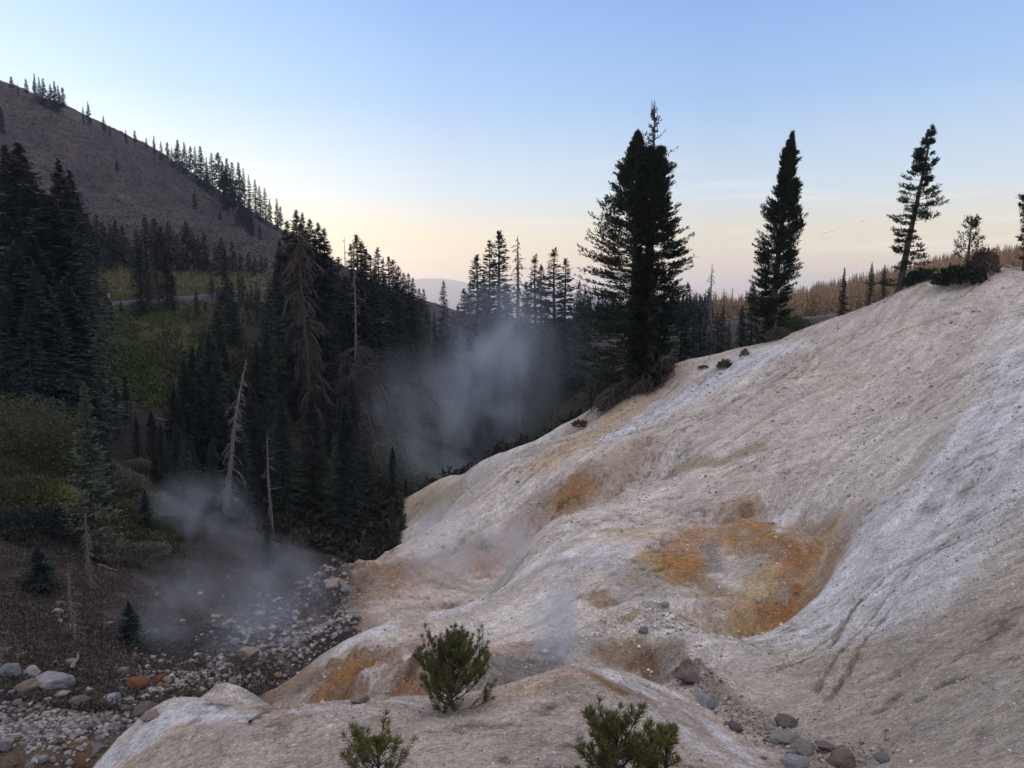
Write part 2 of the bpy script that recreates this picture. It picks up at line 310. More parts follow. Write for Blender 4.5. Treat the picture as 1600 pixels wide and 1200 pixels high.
# ------------------------------------------------------------------ colours of the ground: stains and soils, with shade painted into rills and hollows
C = dict(ash=(.61,.55,.495), pink=(.61,.515,.455), white=(.78,.75,.72), blue=(.74,.74,.765), tan=(.56,.42,.28), orange=(.38,.205,.075), rust=(.26,.12,.05), yellow=(.50,.40,.20), grey=(.27,.255,.24), dark=(.12,.11,.105), brown=(.28,.175,.095), redb=(.25,.13,.07), olive=(.33,.28,.18),
         soil=(.062,.052,.050), scree=(.068,.057,.060), meadow=(.095,.092,.04), green=(.050,.062,.026), floor=(.035,.036,.033), gravel=(.13,.12,.125), gold=(.20,.15,.08), wet=(.06,.058,.06))
col = np.zeros(GX.shape + (3,)); 
def lay(mask, c, k=1.0):
    global col
    m = (np.clip(mask, 0, 1) * k)[..., None]; col = col * (1 - m) + np.array(C[c] if isinstance(c, str) else c) * m
n1 = fbm(GX * .35, GY * .35, 4, 51); n2 = fbm(GX * 1.4, GY * 1.4, 4, 52); n3 = fbm(GX * .06, GY * .06, 4, 53); n4 = fbm(GX * 5, GY * 5, 3, 54)
ns_ = fbm(fa * .8 + wr * 2, fd * .09, 4, 55); ns2 = fbm(fa * 3 + wr * 3, fd * .3, 3, 56)
lay(np.ones_like(GX), 'soil')
lay(sm(45, 70, GY) * sm(150, 110, GY), 'floor', .75); lay(sm(-.1, .5, n3) * sm(60, 80, GY) * sm(150, 120, GY), 'green', .8)
lay(sm(185, 225, GY + 12 * n3), 'scree'); lay(sm(.15, .45, n3 + .3 * n1) * sm(200, 260, GY), (.065, .058, .062), .8); lay(sm(.2, .6, fbm(GX * .02, GY * .02, 3, 61)) * sm(200, 230, GY) * sm(330, 270, GY), (.085,.08,.045), .7)
hs_ = fbm(GX * .035 + GY * .02, GY * .004 - GX * .006, 5, 73, .6); lay(sm(.05, .35, hs_) * sm(210, 250, GY) * sm(430, 415, GY), (.052,.046,.050), .85); lay(sm(.1, .4, -hs_) * sm(210, 250, GY) * sm(430, 415, GY), (.095,.078,.078), .7)
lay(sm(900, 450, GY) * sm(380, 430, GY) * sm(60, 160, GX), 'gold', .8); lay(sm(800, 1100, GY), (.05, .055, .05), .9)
lay(sm(60, 66, GX) * sm(420, 600, GY), (.26, .17, .11), sm(.1, .4, n3).mean() * .5)
def stroke(path, r, c, k=1.0, wob=.5, soft=.6, use=None):
    P = [hit(*q[:2]) if len(q) == 2 else at(*q) for q in path]
    P = [tuple(p[:2]) for p in P if p is not None]
    if len(P) == 1: P = [P[0], (P[0][0] + .01, P[0][1])]
    ymin = min(p[1] for p in P) - 2.5 * r; ymax = max(p[1] for p in P) + 2.5 * r
    j0 = max(np.searchsorted(YS, ymin) - 1, 0); j1 = np.searchsorted(YS, ymax) + 1; s = slice(j0, j1)
    x = GX[s]; y = GY[s]; q = 1 / r
    d = seg_dist2(x, y, P) / r + wob * (fbm(x * q * .9, y * q * .9, 4, int(path[0][0])) + .5 * fbm(x * 2.5, y * 2.5, 3, 9))
    m = sm(1 + soft * .5, 1 - soft, d)
    if use is not None: m = m * use[s]
    m = m * np.clip(.9 + .45 * ns2[s] + .4 * n2[s], 0, 1) * sm(-.95, -.1, n2[s] * .7 + ns_[s] * .5 + .12)
    m = (np.clip(m, 0, 1) * k)[..., None]; col[s] = col[s] * (1 - m) + np.array(C[c] if isinstance(c, str) else c) * m
# valley side: meadow, green slope, banks, creek bed
stroke([(150,430),(220,438),(300,440),(410,462)], 9, 'meadow', .9); stroke([(330,430),(430,470)], 6, 'meadow', .7)
stroke([(150,500),(200,520),(260,530),(300,560)], 11, 'green', 1); stroke([(240,505),(300,540)], 4, (.10,.10,.045), .7); stroke([(160,580),(260,600)], 9, (.055,.07,.03), .9)
stroke([(275,590),(300,585)], 1.5, (.14,.11,.09), .7)
stroke([(20,700),(60,740),(150,760)], 5, (.075,.078,.035), .9); stroke([(10,790),(90,800)], 3, (.085,.082,.035), .8); stroke([(200,780),(250,790)], 3, (.095,.08,.05), .7)
stroke([(600,560),(640,600)], 9, (.09,.095,.07), .8)
stroke([(40,1150),(130,1130),(260,1060),(400,1030),(470,985),(520,950),(590,880)], 2.3, 'gravel', .8, .6, 1)
stroke([(440,925),(520,935)], 2.2, (.20,.155,.14), .8); stroke([(360,1020),(400,1030)], 1.3, (.27,.20,.18), .8); stroke([(10,1110),(80,1100)], 1.2, 'wet', .8); stroke([(100,1140),(180,1130)], 1, 'wet', .7)
stroke([(10,1150),(90,1120)], 1.0, (.15,.11,.06), .7); stroke([(60,1180),(150,1170),(220,1140)], .9, (.17,.11,.06), .8); stroke([(20,1040),(120,1030)], 1.5, (.16,.15,.155), .7); stroke([(30,960),(120,950)], 3, (.10,.085,.08), .6)
stroke([(300,940),(420,900)], 4, (.12,.09,.085), .7)
# the ash slopes
keep = col.copy()
col[:] = np.array(C['ash']); 
lay(sm(.05, .5, ns_), (.70,.64,.58), .8); lay(sm(.1, .55, -ns_ + .3 * n1), (.52,.455,.40), .8); lay(sm(.0, .5, n1), (.64,.56,.47), .35)
lay(sm(.02, .38, fbm(fa * .12 + 5, fd * .035, 4, 57)) * sm(14, 18, GY), (.70,.685,.69), .6)
lay(sm(12.5, 10.5, GY + .3 * n1) * sm(3.6, 1.6, GX - .25 * GY), 'pink', .9)
stroke([(1500,1150),(1450,1080),(1350,1100),(1300,1040)], 1.9, (.53,.465,.395), .8); stroke([(1580,950),(1500,1000),(1420,1000)], 1.6, (.51,.44,.365), .7); stroke([(1470,1010),(1520,990)], .7, (.46,.34,.29), .5)
for p_, r_, c_, k_ in [
 ([(1590,600),(1520,700),(1420,790),(1370,850),(1330,930),(1270,985)], 1.5, 'blue', .75), ([(1590,660),(1530,800),(1450,900),(1400,960)], 1.3, 'blue', .75), ([(1600,500),(1590,620)], 1.6, 'blue', .6), ([(1360,680),(1420,720)], 2, 'white', .35),
 ([(1230,545),(1130,590),(1040,640),(960,680)], 1.5, 'blue', .9), ([(1180,550),(1120,580)], 1.4, 'blue', .8), ([(1210,545),(1150,600)], 1.2, 'white', .6), ([(1215,548),(1130,592),(1040,642),(965,680)], 1.2, (.70,.71,.75), .8), ([(1500,700),(1400,800),(1330,900)], 1.6, (.68,.68,.71), .5), ([(1590,560),(1560,680)], 1.4, (.68,.68,.71), .5),
 ([(1010,612),(960,650),(900,690),(850,730)], 1.7, 'tan', .85), ([(1060,575),(1010,620)], 1.3, 'tan', .9), ([(950,640),(900,665)], 1.3, (.42,.30,.20), .7), ([(930,760),(860,790),(1000,700)], 1.6, (.43,.31,.225), .6),
 ([(840,700),(740,745),(680,790)], 2.2, 'grey', .35), ([(700,780),(660,790)], 2.2, 'olive', .7), ([(640,790),(660,775)], 2, 'tan', .5), ([(690,845),(760,800),(830,760)], 1.7, 'white', .45), ([(740,850),(680,900)], 1.3, (.42,.34,.29), .5), ([(600,900),(570,920)], 2.0, 'brown', .8), ([(640,880),(600,930)], 1.1, 'brown', .6),
 ([(905,755),(885,775)], .95, 'orange', .95), ([(920,745),(870,790)], 1.2, 'brown', .6), ([(900,800),(840,860)], .6, (.42,.26,.14), .7), ([(800,830),(760,880)], 1.2, (.38,.27,.22), .7), ([(740,850)], 1.2, 'olive', .5), ([(870,730,58),(780,765,58),(700,800,58),(650,830,57)], 1.6, 'grey', .45), ([(830,790)], 1.2, (.37,.27,.24), .6),  # long grey band: shading of the hollow behind the second rib, painted in
 ([(1180,700),(1120,725),(1060,735)], .85, 'olive', .8), ([(1185,712),(1145,730)], .45, 'white', .9), ([(1180,720),(1130,745)], .22, 'orange', .5), ([(1080,745),(1000,780)], .8, 'white', .5), ([(960,760),(1000,700)], .8, (.36,.28,.215), .6),
 ([(900,800),(860,850),(840,880)], 1.4, 'white', .5), ([(1000,800),(930,830)], .9, 'white', .5), ([(960,830),(1000,835)], .7, 'yellow', .6), ([(910,815)], .5, 'olive', .5), ([(1080,790)], 1.0, 'grey', .4),
 ([(1050,880),(1100,840),(1180,830),(1260,840),(1240,900)], 1.5, 'orange', .80), ([(1040,870),(1060,905),(1080,880)], .8, 'orange', .9), ([(1150,800),(1180,850)], 1.0, 'orange', .8), ([(1200,855),(1240,870)], .7, 'rust', .6), ([(1280,880),(1260,940),(1200,980)], .8, 'orange', .85), ([(1250,820),(1290,830)], .7, 'orange', .8), ([(1130,960),(1200,950),(1160,990)], .9, 'orange', .65), ([(1100,930),(1190,920)], .55, 'yellow', .6),
 ([(1170,795)], .42, 'rust', .9), ([(1110,850),(1120,890)], .38, 'grey', .8), ([(1165,855)], .28, 'olive', .8), ([(1215,810),(1225,830)], .35, 'white', .6), ([(1240,795),(1290,800)], .5, 'white', .6), ([(1050,945),(1120,960)], .6, 'white', .6), ([(1228,915),(1226,940)], .12, (.42,.42,.43), .8), ([(1245,905),(1300,850)], .25, 'tan', .8),
 ([(1000,950),(1050,975),(1090,1000)], .8, 'white', .75), ([(1020,945),(1060,960)], .55, 'grey', .7), ([(985,965)], .35, 'yellow', .9), ([(935,930),(950,945)], .45, 'brown', .8), ([(1000,905),(1010,870)], .6, 'yellow', .5), ([(880,880),(980,880),(1000,930)], .8, 'grey', .6),
 ([(560,1000),(700,955),(790,915),(900,865),(970,860)], .7, 'blue', .8), ([(870,890),(960,880)], .7, 'blue', .6), ([(620,1020),(540,1030)], .9, 'white', .7), ([(700,1000),(850,940)], 1.0, 'white', .55), ([(560,1010),(600,1030),(660,1000)], .5, 'orange', .6), ([(640,975),(700,950)], .5, 'orange', .5),
 ([(420,1085),(500,1050),(560,1060)], 1.1, 'brown', .9), ([(500,1080),(530,1050),(580,1050)], .6, 'orange', .75), ([(560,1090),(620,1070),(640,1085)], .6, 'orange', .8), ([(470,1060)], .8, (.40,.27,.17), .6), ([(600,1020),(640,1010)], .7, 'grey', .5), ([(560,1060),(590,1075)], .35, 'white', .6), ([(760,1030),(830,1010)], .7, 'brown', .6), ([(780,1060),(830,1050)], .8, 'grey', .9), ([(650,1030)], .3, 'dark', .9), ([(700,1040)], .6, 'grey', .6), ([(520,1095),(440,1105)], .5, 'brown', .7),
 ([(940,1015),(1000,1020),(1060,1020)], .45, (.30,.235,.17), .95), ([(1010,1038),(1065,1040)], .35, (.20,.12,.07), .95), ([(580,1045),(610,1060)], .35, 'white', .6), ([(500,1045),(470,1075)], .3, 'grey', .6), ([(545,1075),(560,1085)], .25, 'redb', .7), ([(630,1060),(670,1070)], .4, 'redb', .6), ([(850,1035),(800,1050)], .6, (.26,.24,.22), .7), ([(1010,1095),(950,1065)], .25, 'brown', .5), ([(1100,975),(1180,990)], .5, 'yellow', .5), ([(1080,900),(1130,930)], .5, 'brown', .7), ([(1160,900),(1210,890)], .4, 'yellow', .5), ([(1100,1060),(1040,1050)], .3, 'grey', .7), ([(900,1000)], .9, 'grey', .6),
 ([(1110,1075,12),(1160,1110,10.8),(1240,1150,9.3),(1330,1190,7.8)], .38, (.25,.225,.21), .7),
 ]:
    stroke(p_, r_, c_, k_)
# stains on the foreground knoll
stroke([(905,1043),(990,1072),(1110,1130),(1260,1215)], .17, 'blue', .95, .35); stroke([(960,1052),(1060,1085),(1130,1110)], .22, 'white', .9, .35); stroke([(1000,1100),(1080,1150),(1160,1200)], .2, 'blue', .6, .4); stroke([(895,1042),(970,1082)], .09, 'rust', .8, .4, 1); stroke([(930,1062),(1000,1100)], .12, 'redb', .4, .4, 1)
stroke([(900,1050),(840,1075),(760,1095)], .35, 'tan', .55); stroke([(895,1075),(960,1110)], .4, (.42,.40,.31), .6); stroke([(300,1100),(230,1150),(150,1195)], .42, 'blue', .95, .4); stroke([(290,1110),(370,1115)], .35, 'blue', .8, .4); stroke([(350,1072),(390,1085)], .3, 'white', .6); stroke([(330,1078)], .2, 'olive', .7); stroke([(405,1090)], .3, 'grey', .7)
stroke([(460,1113),(560,1103)], .10, 'blue', .8, .5); stroke([(610,1095),(655,1102)], .08, 'blue', .8, .4); stroke([(515,1133),(535,1130)], .07, 'white', .8, .5); stroke([(200,1200),(290,1135)], .15, 'tan', .5); stroke([(450,1120),(440,1150)], .1, 'redb', .4); stroke([(950,1180),(1080,1200)], .4, 'brown', .25)
lay(RM_ * 1.3, (.30, .25, .21), .6)  # rills darkened in the colour, as painted shade
for g in GROOVES: stroke(g[0], g[1] * 1.1, (.26, .215, .18), .75, .25, .7)  # dark lines paint shade into the shallow grooves
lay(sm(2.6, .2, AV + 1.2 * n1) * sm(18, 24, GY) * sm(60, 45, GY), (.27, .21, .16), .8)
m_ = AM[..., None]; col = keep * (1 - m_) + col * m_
tone = 1 + AM * (-.5 * cru * sm(.12, .5, fbm(GX * 2.4, GY * 2.4, 5, 92, .65) * -1) + .22 * n2 + .14 * n4 * sm(30, 10, GY) + .20 * ns2 * sm(12, 16, GY)) + (1 - AM) * (.55 * fbm(GX * .5, GY * .5, 4, 72, .7) * sm(130, 200, GY) + .35 * n2 * sm(160, 60, GY) + .25 * n1 + .25 * fbm(GX * .12, GY * .12, 4, 71) * sm(100, 200, GY))  # low spots of the crust darkened in the colour, standing in for shade
col = np.clip(col * tone[..., None], .01, .9)
def new_mat(name, rough=.9, spec=.15):
    m = bpy.data.materials.new(name); m.use_nodes = True; b = m.node_tree.nodes['Principled BSDF']
    b.inputs['Roughness'].default_value = rough; b.inputs['Specular IOR Level'].default_value = spec
    return m, m.node_tree, b
def noise(t, vec, scale, detail=4, rough=.55):
    n = t.nodes.new('ShaderNodeTexNoise'); n.inputs['Scale'].default_value = scale; n.inputs['Detail'].default_value = detail; n.inputs['Roughness'].default_value = rough
    if vec is not None: t.links.new(vec, n.inputs['Vector'])
    return n.outputs[0]
gm, t, b = new_mat('ground', .95, .08)
at_ = t.nodes.new('ShaderNodeAttribute'); at_.attribute_name = 'stain'; am_ = t.nodes.new('ShaderNodeAttribute'); am_.attribute_name = 'ash'
geo = t.nodes.new('ShaderNodeNewGeometry'); P = geo.outputs['Position']
rot = nd(t, 'ShaderNodeMapping', vector_type='POINT'); t.links.new(P, rot.inputs[0]); rot.inputs['Rotation'].default_value = (0, 0, -math.atan2(.66, .75))
stx = nd(t, 'ShaderNodeMapping'); t.links.new(rot.outputs[0], stx.inputs[0]); stx.inputs['Scale'].default_value = (.12, 1, 1)
f1 = noise(t, P, 4, 9, .82); f2 = noise(t, P, 16, 8, .85); f3 = noise(t, stx.outputs[0], 6, 9, .8)
vor = nd(t, 'ShaderNodeTexVoronoi'); vor.feature = 'DISTANCE_TO_EDGE'; vor.inputs['Scale'].default_value = 7; wp = mixc(t, .06, P, noise(t, P, 6, 3)); t.links.new(P, vor.inputs['Vector'])
speck = ramp(t, [(.36, .30), (.45, .82), (.56, 1.06), (.66, 1.8)], f2)
mot = ramp(t, [(.36, .55), (.5, 1.0), (.64, 1.45)], f1)
strk = ramp(t, [(.28, .50), (.42, .94), (.60, 1.06), (.74, 1.4)], f3)
sfac = mth(t, 'MULTIPLY', am_.outputs['Fac'], .6)
c1 = mixc(t, .75, at_.outputs['Color'], speck.outputs[0], 'MULTIPLY'); c2 = mixc(t, .7, c1, mot.outputs[0], 'MULTIPLY'); c3 = mixc(t, sfac, c2, strk.outputs[0], 'MULTIPLY')
crk = ramp(t, [(0, .70), (.035, 1.0)], vor.outputs['Distance']); ckm = ramp(t, [(.48, 0), (.60, 1)], noise(t, P, .45, 3))
c4 = mixc(t, mth(t, 'MULTIPLY', ckm.outputs[0], am_.outputs['Fac']), c3, mixc(t, 1, c3, crk.outputs[0], 'MULTIPLY'))
t.links.new(c4, b.inputs['Base Color'])
hh = mth(t, 'ADD', mth(t, 'MULTIPLY', f1, .07), mth(t, 'ADD', mth(t, 'MULTIPLY', f2, .02), mth(t, 'MULTIPLY', f3, .03)))
bp = nd(t, 'ShaderNodeBump'); bp.inputs['Strength'].default_value = .9; bp.inputs['Distance'].default_value = 1.0; t.links.new(hh, bp.inputs['Height']); t.links.new(bp.outputs[0], b.inputs['Normal'])
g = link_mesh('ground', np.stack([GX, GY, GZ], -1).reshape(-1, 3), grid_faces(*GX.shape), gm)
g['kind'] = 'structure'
ca = g.data.attributes.new('stain', 'FLOAT_COLOR', 'POINT'); ca.data.foreach_set('color', np.concatenate([col, np.ones(GX.shape + (1,))], -1).astype(np.float32).ravel())  # carries the stains together with the painted shade
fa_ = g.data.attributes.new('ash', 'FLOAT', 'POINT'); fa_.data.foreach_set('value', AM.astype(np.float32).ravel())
# ------------------------------------------------------------------ plant materials
def leafmat(name, c, c2, rough=.75, trans=0):
    m, t, b = new_mat(name, rough, .2)
    oi = t.nodes.new('ShaderNodeObjectInfo'); g_ = t.nodes.new('ShaderNodeNewGeometry')
    mx = mixc(t, g_.outputs['Random Per Island'], c, c2); v = mth(t, 'MULTIPLY_ADD', oi.outputs['Random'], .7, .65)
    cc = nd(t, 'ShaderNodeCombineXYZ'); [t.links.new(v, cc.inputs[i]) for i in range(3)]
    t.links.new(mixc(t, 1, mx, cc.outputs[0], 'MULTIPLY'), b.inputs['Base Color']); return m
def woodmat(name, c, c2):
    m, t, b = new_mat(name, .9, .1); g_ = t.nodes.new('ShaderNodeTexCoord')
    mp_ = nd(t, 'ShaderNodeMapping'); t.links.new(g_.outputs['Object'], mp_.inputs[0]); mp_.inputs['Scale'].default_value = (8, 8, 1.5)
    t.links.new(ramp(t, [(.3, c), (.7, c2)], noise(t, mp_.outputs[0], 1.2, 4)).outputs[0], b.inputs['Base Color']); return m
M_fir = leafmat('fir_needles', (.018, .028, .027), (.048, .064, .056)); M_firblue = leafmat('blue_fir_needles', (.028, .040, .040), (.060, .078, .074))
M_ridge = leafmat('ridge_tree_needles', (.013, .021, .013), (.032, .043, .023)); M_young = leafmat('young_pine_needles', (.085, .095, .032), (.185, .18, .065))
M_small = leafmat('small_fir_needles', (.055, .075, .050), (.10, .115, .07)); M_deadneedle = leafmat('dead_needles', (.075, .052, .045), (.13, .09, .075))
M_sungold = leafmat('sun_tinted_fir_needles', (.24, .155, .065), (.60, .40, .18)); M_shrub = leafmat('shrub_leaves', (.04, .05, .028), (.10, .105, .05)); M_willow = leafmat('willow_leaves', (.10, .11, .08), (.19, .19, .14))  # distant firs: golden sunlight is put into the needle colour
M_bark = woodmat('bark', (.055, .045, .040), (.11, .095, .085)); M_grey = woodmat('weathered_wood', (.12, .108, .104), (.27, .245, .235)); M_brown = woodmat('brown_dead_wood', (.058, .046, .042), (.135, .110, .099))
# ------------------------------------------------------------------ plant geometry
def kites(B, D, S, l, wd):
    l = np.broadcast_to(np.asarray(l), (len(B),))[:, None]; wd = np.broadcast_to(np.asarray(wd), (len(B),))[:, None]
    V = np.stack([B, B + D * l * .5 + S * wd, B + D * l, B + D * l * .5 - S * wd], 1).reshape(-1, 3)
    return V, np.arange(len(V)).reshape(-1, 4)
def unit(v): return v / (np.linalg.norm(v, axis=-1, keepdims=True) + 1e-9)
def tubes(paths, k=3):
    """paths: list of (points n x 3, radii n); one mesh of open tapered tubes"""
    Vs, Fs, o = [], [], 0; a = np.arange(k) * 2 * math.pi / k
    for p, r in paths:
        p = np.asarray(p, float); n = len(p); d = unit(np.gradient(p, axis=0)); ref = np.where(np.abs(d[:, 2:3]) > .9, [[1., 0, 0]], [[0, 0, 1.]])
        s = unit(np.cross(d, ref)); q = np.cross(s, d); r = np.asarray(r, float)[:, None, None]
        Vs.append((p[:, None] + (s[:, None] * np.cos(a)[None, :, None] + q[:, None] * np.sin(a)[None, :, None]) * r).reshape(-1, 3))
        i = np.arange(n - 1)[:, None] * k + np.arange(k)[None]; j = np.arange(n - 1)[:, None] * k + (np.arange(k)[None] + 1) % k
        Fs.append(np.stack([i, j, j + k, i + k], -1).reshape(-1, 4) + o); o += n * k
    return np.concatenate(Vs), np.concatenate(Fs)
def join(parts):
    V, Fc, o = [], [], 0
    for v, f in parts: V.append(v); Fc.append(f + o); o += len(v)
    return np.concatenate(V), np.concatenate(Fc)
def conifer(seed, H, prof, c0=.06, step=.45, nb=6, seg=8, up=.5, down=-.15, droop=.25, tl=.45, tw=.10, tuft=0, gap=.25, lean=0., wood=0, r0=.2, stubs=0, thick=.5):
    """prof(h) -> (left radius, right radius) in m; returns foliage mesh and wood mesh"""
    rs = np.random.RandomState(seed); zs = []; z = c0 * H
    while z < H * .985: zs.append(z); z += step * (1.15 - .65 * z / H) * rs.uniform(.7, 1.3)
    zb = np.repeat(zs, nb) + rs.uniform(-.5, .5, len(zs) * nb) * step; zb = np.clip(zb, c0 * H, H * .99); n = len(zb); hf = zb / H
    az = rs.uniform(0, 2 * math.pi, n); rl, rr = prof(hf); cs = np.cos(az)
    rad = (rl * (1 - cs) + rr * (1 + cs)) / 2 * rs.uniform(.72, 1.12, n)
    rad *= 1 - gap * np.clip(vnoise(np.cos(az) * 1.5 + seed, hf * 9, seed) + vnoise(np.sin(az) * 1.5, hf * 22, seed + 1) * .7, 0, 1)
    rad = np.maximum(rad, .05 * tl)
    pit = down + (up - down) * hf ** 1.5 + rs.normal(0, .10, n); out = np.stack([np.cos(az), np.sin(az), 0 * az], -1)
    cx = lean * zb / H
    def bpt(t): # t (n, k)
        h = rad[:, None] * t
        return np.stack([cx[:, None] + out[:, None, 0] * h * np.cos(pit)[:, None], out[:, None, 1] * h * np.cos(pit)[:, None], zb[:, None] + h * np.sin(pit)[:, None] - droop * h * t + .18 * rad[:, None] * t ** 3], -1)
    t = np.linspace(.12 if tuft == 0 else .3, 1, seg)[None] + rs.uniform(-.5, .5, (n, seg)) / seg; t = np.clip(t, .08, 1.02); t = t ** (.72 if tuft else 1)
    Bp = bpt(t); Dn = unit(bpt(t + .05) - bpt(t - .05)); side = np.cross(Dn, [0, 0, 1.]); side = unit(side)
    parts = []
    for sgn in ((1, -1) if tuft == 0 else range(tuft)):
        if tuft == 0:
            ang = rs.uniform(.5, 1.1, (n, seg, 1)); d = Dn * np.cos(ang) + side * sgn * np.sin(ang); d = d + rs.normal(0, .16, d.shape); d[..., 2] -= .10; d = unit(d)
        else:
            d = unit(Dn * .55 + side[:, :, :] * rs.normal(0, .62, (n, seg, 1)) + rs.normal(0, .22, Dn.shape) + np.array([0, 0, .30]))
        sd = unit(np.cross(d, rs.normal(0, 1, d.shape) * thick + np.array([0, 0, 1.])))
        ll = tl * rs.uniform(.6, 1.25, (n, seg)) * np.clip(.22 + rad[:, None] / (2.4 * tl), .22, 1) * (1.15 - .45 * t)
        if tuft == 0: jit = rs.normal(0, .10 * tl, Bp.shape)
        else:
            bw = (.24 * np.sin(np.clip(t, 0, 1) * 2.6 + .2) * rad[:, None] * np.clip(1.2 / (rad[:, None] + .4), .3, 1))[..., None]
            jit = side * rs.normal(0, 1, (n, seg, 1)) * bw + rs.normal(0, .05, Bp.shape) * np.array([1, 1, 1.2])
        V, Fc = kites((Bp + jit).reshape(-1, 3), d.reshape(-1, 3), sd.reshape(-1, 3), ll.ravel(), (ll * tw / tl * rs.uniform(.7, 1.3, ll.shape)).ravel()); parts.append((V, Fc))
    # leading shoot
    k = 14; zt = H * (1 - .05 * rs.uniform(0, 1, k)); a2 = rs.uniform(0, 6.28, k); d = unit(np.stack([np.cos(a2) * .5, np.sin(a2) * .5, np.ones(k)], -1))
    parts.append(kites(np.stack([lean * zt / H, 0 * zt, zt - .3 * tl], -1), d, unit(np.cross(d, rs.normal(0, 1, d.shape))), tl * .6, tw * .5))
    hs = np.linspace(0, 1, 14); wob = .012 * H * np.sin(hs * 5 + seed) * hs * (1 - hs)
    tp = [(np.stack([lean * hs + wob, wob * .5, hs * H * .985], -1), r0 * (1 - hs) ** .8 + .012 * (1 + .6 * (hs < .03)))]
    if wood:
        idx = np.where(rs.uniform(0, 1, n) < wood)[0]; tt = np.tile(np.linspace(0, .92, 5)[None], (n, 1)); pp = bpt(tt)
        for i in idx: tp.append((pp[i], .025 * (.4 + rad[i] / 2.5) * np.array([1, .8, .6, .4, .15])))
    for i in range(stubs):
        z_ = H * rs.uniform(.03, max(c0, .12)); a_ = rs.uniform(0, 6.28); l_ = rs.uniform(.5, 2.0); s_ = np.linspace(0, 1, 4)[:, None]
        tp.append((np.array([lean * z_ / H, 0, z_]) + s_ * l_ * np.array([math.cos(a_), math.sin(a_), -.1]) + s_ ** 2 * np.array([0, 0, -.35 * l_]), .022 * np.array([1, .8, .5, .2])))
    a8, b8 = tubes(tp[:1], 8)
    return join(parts), (join([(a8, b8), tubes(tp[1:], 3)]) if len(tp) > 1 else (a8, b8))
def snag(seed, H, prof, n=120, sub=6, droop=.8, lean=0., r0=.2, c0=.1, up=.1, tip=.01, curl=.3, subl=.45, thin=1.0):
    """bare tree: trunk and twiggy boughs"""
    rs = np.random.RandomState(seed); hs = np.linspace(0, 1, 16); wob = .015 * H * np.sin(hs * 6 + seed) * (1 - hs)
    tr = tubes([(np.stack([lean * hs ** 1.2 + wob, wob * .3, hs * H], -1), r0 * (1 - hs) ** .8 + .015)], 8)
    P = []
    dr0 = droop
    for i in range(n):
        droop = dr0 * rs.uniform(.35, 1.5)
        h = c0 + (1 - c0) * (i + rs.uniform(0, 1)) / n * .99; a = rs.uniform(0, 2 * math.pi); rl, rr = prof(np.array([h])); c = math.cos(a)
        rad = float(rl[0] * (1 - c) + rr[0] * (1 + c)) / 2 * rs.uniform(.25, 1.0) ** .7 * rs.choice([.6, 1, 1.25]); cx = lean * h ** 1.2 + .015 * H * math.sin(h * 6 + seed) * (1 - h)
        s = np.linspace(0, 1, 7); az = a + rs.uniform(-.5, .5) * s
        p = np.stack([cx + np.cos(az) * rad * s ** .85, np.sin(az) * rad * s ** .85, h * H + up * rad * s - droop * rad * s ** 2 + curl * rad * np.clip(s - .7, 0, 1)], -1) + np.cumsum(rs.normal(0, .07 * rad, (7, 3)), 0) * s[:, None]
        rb = max(.012, .022 * rad ** .7) * thin; P.append((p, rb * (1 - s) ** .7 + tip))
        for j in range(sub):
            k = rs.uniform(.15, .95); b = np.array([np.interp(k, s, p[:, q]) for q in range(3)]); l = subl * rad * rs.uniform(.4, 1.2) * (1.1 - .5 * k); a2 = a + rs.choice([-1, 1]) * rs.uniform(.4, 1.3)
            q = np.linspace(0, 1, 4)[:, None]; d = np.array([math.cos(a2), math.sin(a2), rs.uniform(-.5, .2)])
            P.append((b + d * q * l + np.array([0, 0, -droop * .8 * l]) * q ** 2 + rs.normal(0, .09 * l, (4, 3)) * q, rb * .5 * (1 - q[:, 0]) + tip * .8))
    return tubes(P, 3), tr
def mound(seed, r, h, n, ls, flat=1.0, up=.5):
    rs = np.random.RandomState(seed); a = rs.uniform(0, 6.283, n); ph = np.arccos(rs.uniform(0, 1, n)); rr = r * rs.uniform(.55, 1.05, n) ** .7
    d = np.stack([np.cos(a) * np.sin(ph), np.sin(a) * np.sin(ph), np.cos(ph)], -1); lump_ = 1 + .28 * fbm(a * 2.2, ph * 3, 3, seed)
    B = d * np.stack([rr, rr * flat, rr * h / r], -1) * lump_[:, None]; dd = unit(d + rs.normal(0, .6, d.shape) + np.array([0, 0, up])); sd = unit(np.cross(dd, rs.normal(0, 1, d.shape)))
    return kites(B, dd, sd, ls * rs.uniform(.6, 1.4, n), ls * .28 * rs.uniform(.6, 1.4, n))
def stems_mesh(seed, r, h, n, rad):
    rs = np.random.RandomState(seed); P = []
    for i in range(n):
        a = rs.uniform(0, 6.28); e = rs.uniform(.3, .95); s = np.linspace(0, 1, 5)[:, None]
        P.append((s * np.array([math.cos(a) * r * e, math.sin(a) * r * e, 0]) + s ** .7 * np.array([0, 0, h * rs.uniform(.6, 1) * (1.1 - .5 * e)]), rad * np.array([1, .8, .6, .4, .15])))
    return tubes(P, 4)
class Proto: pass
def pmesh(name, vf, mat, smooth=True):
    o = link_mesh(name, vf[0], vf[1], mat, None, smooth); me = o.data; bpy.data.objects.remove(o); return me
def proto(kind, crown, trunk, mc, mt, H, names=('crown', 'trunk')):
    p = Proto(); p.kind = kind; p.H = H; p.names = names
    p.me = [pmesh(names[0], crown, mc, False), pmesh(names[1], trunk, mt, True)]; return p
ALL = {}
